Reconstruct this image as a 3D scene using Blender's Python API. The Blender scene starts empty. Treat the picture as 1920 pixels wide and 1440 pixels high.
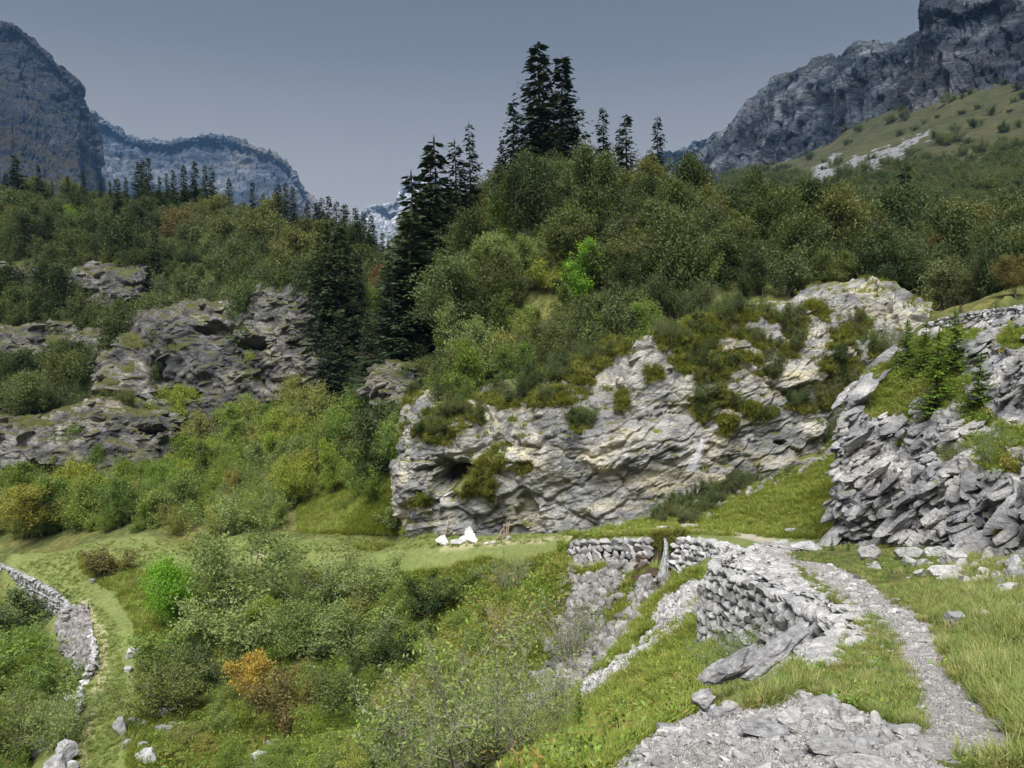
import bpy, math, random
import numpy as np
from mathutils import Vector, Matrix
sc = bpy.context.scene
R = math.radians
rng = np.random.default_rng(7)
random.seed(7)

# ------------------------------------------------------------------ camera, sky, sun, exposure
PITCH = math.atan(80/1493.)
cam_d = bpy.data.cameras.new('camera'); cam = bpy.data.objects.new('camera', cam_d)
sc.collection.objects.link(cam); sc.camera = cam
cam_d.lens = 28; cam_d.sensor_width = 36; cam_d.clip_start = .1; cam_d.clip_end = 20000
cam.location = (0, 0, 0); cam.rotation_euler = (R(90)-PITCH, 0, 0)
SUN_EL, SUN_AZ = 60., 192.     # azimuth measured from the view direction, clockwise
world = bpy.data.worlds.new('World'); sc.world = world; world.use_nodes = True
wt = world.node_tree; wt.nodes.clear()
wo = wt.nodes.new('ShaderNodeOutputWorld'); bg = wt.nodes.new('ShaderNodeBackground')
sky = wt.nodes.new('ShaderNodeTexSky'); sky.sky_type = 'NISHITA'; sky.sun_disc = False
sky.sun_elevation = R(SUN_EL); sky.sun_rotation = R(SUN_AZ)
sky.air_density = 1.0; sky.dust_density = 2.0
tcn = wt.nodes.new('ShaderNodeTexCoord'); sp = wt.nodes.new('ShaderNodeSeparateXYZ')
wt.links.new(tcn.outputs['Generated'], sp.inputs[0])
rp = wt.nodes.new('ShaderNodeValToRGB'); wt.links.new(sp.outputs['Z'], rp.inputs[0])
e = rp.color_ramp.elements   # thin high overcast: paler near the skyline, slate higher up
e[0].position = 0.0; e[0].color = (.74, .62, .53, 1)
e[1].position = .46; e[1].color = (.155, .190, .242, 1)
x_ = e.new(.20); x_.color = (.43, .425, .43, 1)
x_ = e.new(.33); x_.color = (.235, .262, .31, 1)
vm = wt.nodes.new('ShaderNodeVectorMath'); vm.operation = 'SCALE'; vm.inputs['Scale'].default_value = 10.0
wt.links.new(rp.outputs[0], vm.inputs[0])
mxw = wt.nodes.new('ShaderNodeMix'); mxw.data_type = 'RGBA'; mxw.inputs[0].default_value = .93
wt.links.new(sky.outputs[0], mxw.inputs[6]); wt.links.new(vm.outputs[0], mxw.inputs[7])
wt.links.new(mxw.outputs[2], bg.inputs[0]); bg.inputs[1].default_value = 0.050
wt.links.new(bg.outputs[0], wo.inputs[0])
sun_d = bpy.data.lights.new('sun', 'SUN'); sun = bpy.data.objects.new('sun', sun_d); sc.collection.objects.link(sun)
sun_d.energy = 4.8; sun_d.angle = R(38); sun_d.color = (1, .965, .92)
_s = Vector((math.sin(R(SUN_AZ))*math.cos(R(SUN_EL)), math.cos(R(SUN_AZ))*math.cos(R(SUN_EL)), math.sin(R(SUN_EL))))
sun.rotation_euler = _s.to_track_quat('Z', 'Y').to_euler()
sc.view_settings.view_transform = 'Standard'; sc.view_settings.look = 'None'
sc.view_settings.exposure = 0.75; sc.view_settings.gamma = 1
sc.cycles.max_bounces = 5; sc.cycles.diffuse_bounces = 3; sc.cycles.transmission_bounces = 3
sc.cycles.transparent_max_bounces = 6; sc.cycles.volume_bounces = 0; sc.cycles.caustics_reflective = False

# ------------------------------------------------------------------ helpers: projection
F = 1493.
cP, sP = math.cos(PITCH), math.sin(PITCH)
def ray(px, py):
    a = np.asarray(px, float); b = np.asarray(py, float)
    x = (a-960)/F; v = -(b-720)/F
    return np.stack([x, cP + v*sP + 0*x, -sP + v*cP + 0*x], -1)
def P(px, py, Y):
    d = ray(px, py); return d*(Y/d[..., 1])[..., None] if d.ndim > 1 else d*(Y/d[1])
def proj(p):
    p = np.asarray(p, float)
    zc = p[..., 1]*cP - p[..., 2]*sP; yc = p[..., 1]*sP + p[..., 2]*cP
    zc = np.where(zc > .05, zc, .05)
    return 960+F*p[..., 0]/zc, 720-F*yc/zc
def inpoly(x, y, poly):
    x = np.asarray(x); y = np.asarray(y); r = np.zeros(x.shape, bool); n = len(poly)
    for i in range(n):
        x0, y0 = poly[i]; x1, y1 = poly[(i+1) % n]
        if y0 == y1: continue
        r ^= ((y0 > y) != (y1 > y)) & (x < (x1-x0)*(y-y0)/(y1-y0)+x0)
    return r
def sstep(a, b, x):
    t = np.clip((x-a)/(b-a), 0, 1); return t*t*(3-2*t)

# ------------------------------------------------------------------ helpers: noise
def _hash(i, j, k, s=0):
    h = (i.astype(np.int64)*374761393 + j.astype(np.int64)*668265263 + k.astype(np.int64)*2147483647 + s*1274126177) & 0xffffffff
    h = ((h ^ (h >> 13))*1274126177) & 0xffffffff
    h = ((h ^ (h >> 16))*2246822519) & 0xffffffff
    return (h ^ (h >> 15)) & 0xffffffff
_g = rng.normal(size=(256, 3)); _g /= np.linalg.norm(_g, axis=1)[:, None]
def perlin(p, s=0):
    i = np.floor(p).astype(np.int64); f = p-i; w = f*f*f*(f*(f*6-15)+10); out = 0
    for a in (0, 1):
        for b in (0, 1):
            for c in (0, 1):
                g = _g[_hash(i[:, 0]+a, i[:, 1]+b, i[:, 2]+c, s) & 255]
                d = (g*(f-np.array([a, b, c]))).sum(1)
                out = out + d*(w[:, 0] if a else 1-w[:, 0])*(w[:, 1] if b else 1-w[:, 1])*(w[:, 2] if c else 1-w[:, 2])
    return out*1.5
def fbm(p, oct=4, s=0, gain=.5, lac=2.03, ridged=False):
    a = 1.; t = 0.; n = 0.
    for o in range(oct):
        v = perlin(p*lac**o, s+o)
        if ridged: v = 1-2*np.abs(v)
        t = t+a*v; n += a; a *= gain
    return t/n
def worley(p, s=0):
    i = np.floor(p).astype(np.int64); f = p-i
    d1 = np.full(len(p), 9.); d2 = np.full(len(p), 9.); idv = np.zeros(len(p)); tl = np.zeros(len(p))
    for a in (-1, 0, 1):
        for b in (-1, 0, 1):
            for c in (-1, 0, 1):
                h = _hash(i[:, 0]+a, i[:, 1]+b, i[:, 2]+c, s)
                q = np.stack([a+(h & 1023)/1023., b+((h >> 10) & 1023)/1023., c+((h >> 20) & 1023)/1023.], 1)
                d = ((q-f)**2).sum(1); m = d < d1; tv = _g[(h >> 7) & 255]; tl = np.where(m, ((f-q)*tv).sum(1), tl)
                d2 = np.where(m, d1, np.minimum(d2, d)); idv = np.where(m, ((h*2654435761 & 0xffffffff) >> 8)/16777216., idv); d1 = np.where(m, d, d1)
    return np.sqrt(d1), np.sqrt(d2), idv, tl

# ------------------------------------------------------------------ helpers: objects
def mesh_np(name, V, Fc, mat=None, smooth=False, attrs=None):
    me = bpy.data.meshes.new(name); V = np.asarray(V, np.float32); Fc = np.asarray(Fc, np.int32); k = Fc.shape[1]
    me.vertices.add(len(V)); me.vertices.foreach_set('co', V.ravel())
    me.loops.add(Fc.size); me.loops.foreach_set('vertex_index', Fc.ravel())
    me.polygons.add(len(Fc)); me.polygons.foreach_set('loop_start', np.arange(0, Fc.size, k, dtype=np.int32))
    me.polygons.foreach_set('use_smooth', np.full(len(Fc), smooth, bool))
    for kx, (dom, arr) in (attrs or {}).items():
        a = me.attributes.new(kx, 'FLOAT', dom); a.data.foreach_set('value', np.asarray(arr, np.float32))
    me.update(calc_edges=True)
    if mat: me.materials.append(mat)
    return me
def tag(o, label=None, cat=None, group=None, kind=None):
    if label: o['label'] = label
    if cat: o['category'] = cat
    if group: o['group'] = group
    if kind: o['kind'] = kind
    return o
def obj(name, me, parent=None, **k):
    o = bpy.data.objects.new(name, me); sc.collection.objects.link(o)
    if parent is not None: o.parent = parent
    return tag(o, **k)
def empty(name, loc, **k):
    o = bpy.data.objects.new(name, None); sc.collection.objects.link(o); o.location = loc; o.empty_display_size = .3
    return tag(o, **k)
def gridfaces(nu, nv):
    a = np.arange(nu*nv).reshape(nv, nu)
    return np.stack([a[:-1, :-1], a[:-1, 1:], a[1:, 1:], a[1:, :-1]], -1).reshape(-1, 4)

# ------------------------------------------------------------------ materials
class NT:
    def __init__(s, name):
        s.m = bpy.data.materials.new(name); s.m.use_nodes = True; s.t = s.m.node_tree; s.t.nodes.clear()
        s.out = s.n('ShaderNodeOutputMaterial'); s.geo = s.n('ShaderNodeNewGeometry')
    def n(s, k, **kw):
        x = s.t.nodes.new(k)
        for a, b in kw.items(): setattr(x, a, b)
        return x
    def l(s, a, b):
        if isinstance(a, (int, float)): b.default_value = a
        elif isinstance(a, tuple): b.default_value = a if len(a) == 4 or b.type == 'VECTOR' else (*a, 1)
        else: s.t.links.new(a, b)
    def mapping(s, rot=(0, 0, 0), scale=(1, 1, 1), src=None):
        x = s.n('ShaderNodeMapping'); s.l(src or s.geo.outputs['Position'], x.inputs[0])
        x.inputs['Rotation'].default_value = [R(a) for a in rot]; x.inputs['Scale'].default_value = scale; return x.outputs[0]
    def noise(s, v, scale, det=4, rough=.55, dist=0.):
        x = s.n('ShaderNodeTexNoise'); s.l(v, x.inputs['Vector']); x.inputs['Scale'].default_value = scale
        x.inputs['Detail'].default_value = det; x.inputs['Roughness'].default_value = rough; x.inputs['Distortion'].default_value = dist; return x.outputs['Fac']
    def vor(s, v, scale, feat='F1', out='Distance'):
        x = s.n('ShaderNodeTexVoronoi', feature=feat); s.l(v, x.inputs['Vector']); x.inputs['Scale'].default_value = scale; return x.outputs[out]
    def ramp(s, f, stops, interp='LINEAR'):
        x = s.n('ShaderNodeValToRGB'); s.l(f, x.inputs[0]); c = x.color_ramp; c.interpolation = interp
        c.elements[0].position = stops[0][0]; c.elements[0].color = (*stops[0][1], 1)
        c.elements[1].position = stops[-1][0]; c.elements[1].color = (*stops[-1][1], 1)
        for p_, k_ in stops[1:-1]: c.elements.new(p_).color = (*k_, 1)
        return x.outputs[0]
    def f(s, v, a, b, c=0., d=1.):
        x = s.n('ShaderNodeMapRange'); s.l(v, x.inputs[0]); x.interpolation_type = 'SMOOTHSTEP'
        for i, q in enumerate((a, b, c, d)): x.inputs[i+1].default_value = q
        return x.outputs[0]
    def mix(s, f, a, b, mode='MIX'):
        x = s.n('ShaderNodeMix', data_type='RGBA', blend_type=mode); s.l(f, x.inputs[0]); s.l(a, x.inputs[6]); s.l(b, x.inputs[7]); return x.outputs[2]
    def math(s, op, a, b=0.):
        x = s.n('ShaderNodeMath', operation=op); s.l(a, x.inputs[0]); s.l(b, x.inputs[1]); return x.outputs[0]
    def attr(s, n_): x = s.n('ShaderNodeAttribute', attribute_name=n_); return x.outputs['Fac']
    def bump(s, h, dist, stren=1., prev=None):
        x = s.n('ShaderNodeBump'); s.l(h, x.inputs['Height']); x.inputs['Distance'].default_value = dist; x.inputs['Strength'].default_value = stren
        if prev is not None: s.l(prev, x.inputs['Normal'])
        return x.outputs[0]
    def bsdf(s, col, rough=.9, normal=None, spec=.2, **kw):
        x = s.n('ShaderNodeBsdfPrincipled'); s.l(col, x.inputs['Base Color']); s.l(rough, x.inputs['Roughness']); x.inputs['Specular IOR Level'].default_value = spec
        if normal is not None: s.l(normal, x.inputs['Normal'])
        s.t.links.new(x.outputs[0], s.out.inputs[0]); return x

def rock_mat(name, dark, mid, light, cream=None, streak=None, S=1., rot=(0, -25, 0), moss=(.10, .12, .03), moss_lo=.62, moss_hi=.85, bumpd=.06, creamamt=.5, mossn=.25):
    t = NT(name); bed = t.mapping(rot=rot, scale=(1, 1, 2.6))
    n1 = t.noise(bed, .35/S, 8, .68, .6)
    col = t.ramp(n1, [(.30, dark), (.47, mid), (.66, light)])
    if cream:
        n2 = t.f(t.noise(bed, .17/S, 5, .6, 1.), .5, .68)
        n2b = t.math('MULTIPLY', n2, creamamt); col = t.mix(n2b, col, t.mix(t.noise(bed, 2./S, 4), tuple(c*.7 for c in cream), tuple(min(1, c*1.25) for c in cream)))
    if streak:
        st = t.mapping(scale=(1.1, 1.1, .1)); n3 = t.f(t.noise(st, .9/S, 5, .6, .3), .53, .7, 0, .75); col = t.mix(n3, col, streak)
    big = t.noise(t.mapping(rot=rot, scale=(1, 1, 1.5)), .14/S, 3, .5, 1.2); col = t.mix(.8, col, t.ramp(big, [(.36, (.27, .28, .31)), (.5, (.5, .5, .5)), (.62, (.72, .70, .66))]), 'OVERLAY')
    sp_ = t.noise(bed, 5./S, 6, .75); col = t.mix(.45, col, t.ramp(sp_, [(.28, (.12, .12, .12)), (.5, (.5, .5, .5)), (.72, (.95, .95, .95))]), 'OVERLAY')
    crk = t.f(t.vor(t.mapping(rot=rot, scale=(1, 1, 2.2)), 1.1/S, 'DISTANCE_TO_EDGE'), 0, .035, .45, 1.)
    crk2 = t.f(t.vor(t.mapping(rot=(20, 40, 10), scale=(1, 1, 1.6)), 3.2/S, 'DISTANCE_TO_EDGE'), 0, .05, .6, 1.)
    nz = t.n('ShaderNodeSeparateXYZ'); t.l(t.geo.outputs['Normal'], nz.inputs[0])
    mn = t.math('ADD', nz.outputs[2], t.math('MULTIPLY', t.math('SUBTRACT', t.noise(t.geo.outputs['Position'], .8/S, 5, .6), .5), mossn*4))
    mf = t.f(mn, moss_lo, moss_hi)
    mf = t.math('MAXIMUM', mf, t.f(t.math('ADD', t.attr('moss'), t.math('MULTIPLY', t.math('SUBTRACT', t.noise(t.geo.outputs['Position'], 1.6/S, 5, .7), .5), 1.3)), .45, .62))
    mcol = t.mix(t.noise(t.geo.outputs['Position'], 2.5/S, 5), tuple(c*.55 for c in moss), tuple(min(1, c*1.5) for c in moss))
    col = t.mix(mf, col, mcol)
    h = t.math('ADD', t.noise(bed, 2.4/S, 10, .7), t.math('MULTIPLY', crk, .35)); h = t.math('ADD', h, t.math('MULTIPLY', crk2, .15))
    t.bsdf(col, .88, t.bump(h, bumpd*S*4, 1.)); return t.m

def leaf_mat(name, cols, trans=.35, spread=1.):
    t = NT(name); oi = t.n('ShaderNodeObjectInfo')
    k = len(cols)
    c = t.ramp(oi.outputs['Random'], [((i+.5)/k, q) for i, q in enumerate(cols)], 'LINEAR') if k > 1 else t.mix(0., cols[0], cols[0])
    rv = t.attr('rnd'); c = t.mix(t.math('MULTIPLY', rv, .55*spread), c, t.mix(1., c, (1.22, 1.4, .75), 'MULTIPLY'))
    dk = t.f(rv, 0, .45, .55, 1.); c = t.mix(1., c, t.n_comb(dk) if hasattr(t, 'n_comb') else c, 'MIX') if False else c
    hs = t.n('ShaderNodeHueSaturation'); t.l(c, hs.inputs['Color']); t.l(t.math('ADD', t.math('MULTIPLY', rv, .5), .78), hs.inputs['Value'])
    d = t.n('ShaderNodeBsdfDiffuse'); t.l(hs.outputs[0], d.inputs[0])
    tr = t.n('ShaderNodeBsdfTranslucent'); t.l(t.mix(1., hs.outputs[0], (1.35, 1.3, .65), 'MULTIPLY'), tr.inputs[0])
    gl = t.n('ShaderNodeBsdfGlossy'); gl.inputs['Roughness'].default_value = .45; t.l((.9, .95, 1.), gl.inputs[0])
    m1 = t.n('ShaderNodeMixShader'); m1.inputs[0].default_value = trans+.03; t.l(d.outputs[0], m1.inputs[1]); t.l(tr.outputs[0], m1.inputs[2])
    m2 = t.n('ShaderNodeMixShader'); m2.inputs[0].default_value = .012; t.l(m1.outputs[0], m2.inputs[1]); t.l(gl.outputs[0], m2.inputs[2])
    t.t.links.new(m2.outputs[0], t.out.inputs[0]); return t.m
def simple_mat(name, a, b, scale=8., rough=.85, bumpd=.01, stretch=(1, 1, 1), coord='obj'):
    t = NT(name); tc = t.n('ShaderNodeTexCoord'); v = t.mapping(scale=stretch, src=tc.outputs['Object'])
    n = t.noise(v, scale, 6, .65); t.bsdf(t.ramp(n, [(.3, a), (.7, b)]), rough, t.bump(n, bumpd)); return t.m
def stone_mat(name, a, b, c, S=1., lich=None):
    t = NT(name); tc = t.n('ShaderNodeTexCoord'); oi = t.n('ShaderNodeObjectInfo'); src = t.geo.outputs['Position']
    n = t.noise(src, 3./S, 8, .7, .5); col = t.ramp(n, [(.3, a), (.5, b), (.7, c)])
    col = t.mix(.6, col, t.ramp(t.noise(src, 26./S, 4, .7), [(.3, (.2, .2, .2)), (.7, (.85, .85, .85))]), 'OVERLAY')
    rv = t.math('ADD', t.math('MULTIPLY', t.attr('rnd'), .5), t.math('MULTIPLY', oi.outputs['Random'], .45))
    hs = t.n('ShaderNodeHueSaturation'); t.l(col, hs.inputs['Color']); t.l(t.math('ADD', rv, .58), hs.inputs['Value']); col = hs.outputs[0]
    if lich: col = t.mix(t.f(t.noise(src, 1.3/S, 6, .75), .6, .72, 0, .8), col, lich)
    t.bsdf(col, .9, t.bump(t.noise(src, 9./S, 8, .7), .05*S)); return t.m

M = {}
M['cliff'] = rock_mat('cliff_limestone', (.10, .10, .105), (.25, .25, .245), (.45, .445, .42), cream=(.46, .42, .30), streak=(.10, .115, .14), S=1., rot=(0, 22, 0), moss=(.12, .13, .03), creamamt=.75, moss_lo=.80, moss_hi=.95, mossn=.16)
M['bluff'] = rock_mat('shaded_bluff_rock', (.02, .02, .022), (.085, .085, .087), (.26, .255, .25), cream=(.31, .285, .21), streak=(.045, .05, .058), S=1.6, rot=(0, -18, 0), moss=(.075, .08, .025), creamamt=.45, moss_lo=.66, moss_hi=.85, mossn=.2)  # low albedo puts the left crags' shading into the rock colour
M['outcrop'] = rock_mat('grey_outcrop_rock', (.12, .12, .125), (.27, .27, .275), (.46, .46, .465), streak=(.17, .175, .185), S=.55, rot=(0, 38, 0), moss=(.15, .17, .045), moss_lo=.93, moss_hi=1.06, mossn=.16)
M['farL'] = rock_mat('far_wall_rock', (.006, .009, .016), (.022, .03, .045), (.09, .10, .125), cream=(.12, .09, .06), streak=(.02, .03, .05), S=45., rot=(0, 0, 0), moss=(.035, .03, .014), moss_lo=.55, moss_hi=.8, creamamt=.35)  # far rock tinted bluish to carry part of the distance haze
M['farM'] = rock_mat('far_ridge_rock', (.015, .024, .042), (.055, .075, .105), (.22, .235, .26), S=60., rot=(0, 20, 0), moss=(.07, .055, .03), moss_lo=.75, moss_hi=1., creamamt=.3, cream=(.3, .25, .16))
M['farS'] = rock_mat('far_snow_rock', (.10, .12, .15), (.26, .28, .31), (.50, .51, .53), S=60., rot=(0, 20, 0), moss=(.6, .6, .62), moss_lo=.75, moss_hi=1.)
M['farR'] = rock_mat('right_cliff_rock', (.007, .011, .02), (.03, .042, .062), (.15, .17, .21), cream=(.14, .125, .11), streak=(.02, .027, .04), S=16., rot=(0, -12, 0), moss=(.02, .026, .014), moss_lo=.6, moss_hi=.85, creamamt=.2)  # blue of the haze is partly in this rock colour
M['stoneW'] = stone_mat('dry_wall_stone', (.14, .14, .145), (.29, .29, .295), (.47, .47, .475), lich=None)
M['stoneP'] = stone_mat('pale_stone', (.17, .17, .175), (.30, .30, .30), (.48, .475, .465))
M['stoneB'] = stone_mat('white_boulder', (.30, .30, .30), (.50, .50, .50), (.70, .70, .70), 1.)
M['stoneD'] = stone_mat('gully_stone', (.06, .055, .05), (.17, .165, .16), (.34, .335, .325))
M['stoneV'] = stone_mat('wet_brown_stone', (.025, .018, .014), (.07, .05, .038), (.14, .11, .085))  # wet stone; its near-black brown also stands in for the recess shade
M['stoneM'] = stone_mat('lichened_slab', (.13, .13, .135), (.25, .25, .26), (.41, .41, .415), 1.3)
M['peb'] = stone_mat('gravel_pebble', (.10, .093, .088), (.21, .205, .20), (.42, .415, .41), .1)
M['bark'] = simple_mat('pale_bark', (.10, .09, .07), (.30, .28, .23), 9, .9)
M['barkD'] = simple_mat('dark_bark', (.03, .025, .02), (.09, .07, .055), 9, .9)
M['wood'] = simple_mat('weathered_wood', (.16, .11, .08), (.40, .33, .26), 12, .85, stretch=(6, 6, .6))
M['spruce'] = leaf_mat('spruce_needles', [(.016, .026, .014), (.022, .036, .017), (.018, .032, .02)], .12, .6)
M['spruceM'] = leaf_mat('hillside_spruce_needles', [(.028, .044, .02), (.038, .056, .022), (.03, .05, .028)], .15, .6)
M['spruceB'] = leaf_mat('bright_spruce_needles', [(.07, .13, .02), (.09, .15, .02)], .2)
M['dark'] = leaf_mat('dark_green_leaves', [(.035, .055, .018), (.05, .07, .022), (.045, .06, .03)], .3)
M['olive'] = leaf_mat('olive_leaves', [(.10, .125, .04), (.085, .11, .035), (.125, .14, .045), (.10, .13, .06)], .3)
M['green'] = leaf_mat('mid_green_leaves', [(.14, .21, .05), (.165, .235, .06), (.13, .19, .055)], .38)
M['grey'] = leaf_mat('grey_green_leaves', [(.17, .215, .09), (.20, .24, .10), (.155, .20, .075)], .3)
M['bright'] = leaf_mat('bright_green_leaves', [(.15, .29, .035), (.17, .30, .04)], .4)
M['yellow'] = leaf_mat('yellow_green_leaves', [(.22, .27, .05), (.25, .28, .06)], .4)
M['gold'] = leaf_mat('golden_leaves', [(.25, .23, .06), (.22, .21, .05)], .4)
M['ochre'] = leaf_mat('ochre_leaves', [(.38, .27, .07), (.33, .235, .065), (.30, .26, .07)], .35)
M['brown'] = leaf_mat('brownish_leaves', [(.15, .115, .05), (.13, .11, .045)], .3)
M['rust'] = leaf_mat('rusty_leaves', [(.12, .05, .03), (.14, .07, .03)], .3)
M['mixd'] = leaf_mat('thicket_leaves_shady', [(.045, .065, .024), (.10, .115, .04), (.06, .085, .035), (.035, .05, .02), (.13, .13, .045), (.075, .10, .045), (.125, .14, .07), (.05, .07, .03), (.07, .085, .03), (.09, .12, .05)], .3)  # darker species mix, also standing in for dimmer light on the upper hills
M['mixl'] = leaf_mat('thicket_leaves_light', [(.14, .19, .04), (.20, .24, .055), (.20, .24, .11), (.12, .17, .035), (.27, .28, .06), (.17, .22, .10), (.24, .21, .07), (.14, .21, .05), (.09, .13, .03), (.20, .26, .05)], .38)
M['grass'] = leaf_mat('grass_blades', [(.13, .18, .05), (.24, .24, .10), (.10, .16, .04), (.34, .29, .16), (.15, .20, .06), (.22, .22, .09)], .3)
M['grassd'] = leaf_mat('slope_grass_blades', [(.17, .22, .045), (.22, .24, .06), (.14, .19, .04), (.25, .23, .075)], .35)
M['moss'] = leaf_mat('ledge_grass', [(.16, .17, .045), (.22, .20, .06), (.12, .15, .035)], .35)
M['herb'] = leaf_mat('low_herb_leaves', [(.15, .24, .05), (.24, .26, .06), (.12, .20, .045), (.24, .16, .06), (.18, .25, .07)], .35)

# ------------------------------------------------------------------ plant builders (numpy)
class Acc:
    def __init__(s): s.V = []; s.F = []; s.A = []; s.n = 0
    def add(s, V, Fc, a):
        s.V.append(V); s.F.append(Fc+s.n); s.A.append(a); s.n += len(V)
    def mesh(s, name, mat, smooth=False):
        return mesh_np(name, np.concatenate(s.V), np.concatenate(s.F), mat, smooth, {'rnd': ('FACE', np.concatenate(s.A))})
def unit(v): return v/np.maximum(np.linalg.norm(v, axis=-1, keepdims=True), 1e-9)
def leaves(acc, C, size, rg, up=.5, asp=1.7):
    n = len(C); nrm = unit(rg.normal(size=(n, 3))+np.array([0, 0, up])); t = unit(np.cross(nrm, unit(rg.normal(size=(n, 3))))); b = np.cross(nrm, t)
    s = (size*rg.uniform(.55, 1.35, n))[:, None]
    V = np.stack([C-t*s*.5*asp, C+b*s*.38+nrm*s*.12, C+t*s*.5*asp, C-b*s*.38+nrm*s*.12], 1).reshape(-1, 3)
    acc.add(V, np.arange(4*n).reshape(n, 4), rg.uniform(0, 1, n))
def tube(acc, pts, r0, r1, k=4):
    pts = np.asarray(pts, float); n = len(pts); d = unit(np.gradient(pts, axis=0)); ref = np.array([.3, .9, .2])
    a = unit(np.cross(d, ref)); b = np.cross(d, a); r = np.linspace(r0, r1, n)[:, None, None]
    th = np.arange(k)*2*np.pi/k
    V = (pts[:, None]+r*(a[:, None]*np.cos(th)[None, :, None]+b[:, None]*np.sin(th)[None, :, None])).reshape(-1, 3)
    f = [[i*k+j, i*k+(j+1) % k, (i+1)*k+(j+1) % k, (i+1)*k+j] for i in range(n-1) for j in range(k)]
    acc.add(V, np.array(f), np.full(len(f), .5))
def arc(p0, d0, L, bend, rg, n=6, wob=.12):
    p = [np.array(p0, float)]; d = unit(np.array(d0, float))
    for i in range(n-1):
        d = unit(d+np.array([0, 0, bend/n])+rg.normal(size=3)*wob); p.append(p[-1]+d*L/(n-1))
    return np.array(p)
def bush(seed, H=2.5, W=2.8, stems=9, twigs=9, nl=9, leaf=.11, clump=.16, lean=.0, sparse=1., lowstart=.25):
    """returns (stems mesh acc, foliage acc); fits height about H, width about W"""
    rg = np.random.default_rng(seed); st = Acc(); fo = Acc(); C = []
    for i in range(stems):
        az = rg.uniform(0, 2*np.pi); sp_ = np.sqrt(rg.uniform(0, 1))*W/H*.62
        d = np.array([math.cos(az)*sp_+lean, math.sin(az)*sp_, 1.]); L = H*rg.uniform(.72, 1.05)*(1.06-.16*sp_)
        base = np.array([math.cos(az), math.sin(az), 0])*rg.uniform(0, .12)*W
        base[2] = -.12*H
        p = arc(base, d, L*1.1, .15, rg, 7); tube(st, p, .012*H*rg.uniform(.7, 1.2)+.004, .003, 3)
        for j in range(twigs):
            tt = rg.uniform(lowstart, 1.)*6; k = min(int(tt), 5); q = p[k]+(p[k+1]-p[k])*(tt-k)
            dd = unit(p[k+1]-p[k])+rg.normal(size=3)*.75+np.array([0, 0, .1]); l2 = L*rg.uniform(.14, .34)
            tw = arc(q, dd, l2, .1, rg, 4, .2); tube(st, tw, .004*H*.7+.002, .0015, 3)
            for m in range(3):
                c0 = tw[m+1]; C.append(c0+rg.normal(size=(max(1, int(nl*sparse/1.0)), 3))*clump*(1.1 if m < 2 else .8))
    C = np.concatenate(C); C = C[C[:, 2] > .02*H]
    leaves(fo, C, leaf, rg); return st, fo
def tree(seed, H=7., W=3.6, trunks=2, twigs=26, nl=13, leaf=.16, clump=.26, first=.3):
    rg = np.random.default_rng(seed); st = Acc(); fo = Acc(); C = []
    for i in range(trunks):
        az = rg.uniform(0, 2*np.pi); d = np.array([math.cos(az)*.22, math.sin(az)*.22, 1.])*1.
        if trunks == 1: d[:2] *= .3
        p = arc((0, 0, -.25), d, H*rg.uniform(.82, .98)+.25, .25, rg, 9, .08); tube(st, p, .014*H, .015, 5)
        for j in range(twigs):
            f_ = rg.uniform(first, .99); tt = f_*8; k = min(int(tt), 7); q = p[k]+(p[k+1]-p[k])*(tt-k)
            a2 = rg.uniform(0, 2*np.pi); prof = math.sin(min(1, (f_-first)/(1-first)*.85+.22)*math.pi)**.6
            l2 = W*.56*prof*rg.uniform(.55, 1.1); dd = np.array([math.cos(a2), math.sin(a2), rg.uniform(.15, .8)])
            b = arc(q, dd, l2, .0, rg, 5, .2); tube(st, b, .005*H*.8, .004, 3)
            for m in range(1, 5):
                for s_ in range(2):
                    c0 = b[m]+rg.normal(size=3)*.18*l2*.8; C.append(c0+rg.normal(size=(nl, 3))*clump*rg.uniform(.7, 1.2))
    leaves(fo, np.concatenate(C), leaf, rg); return st, fo
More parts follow.
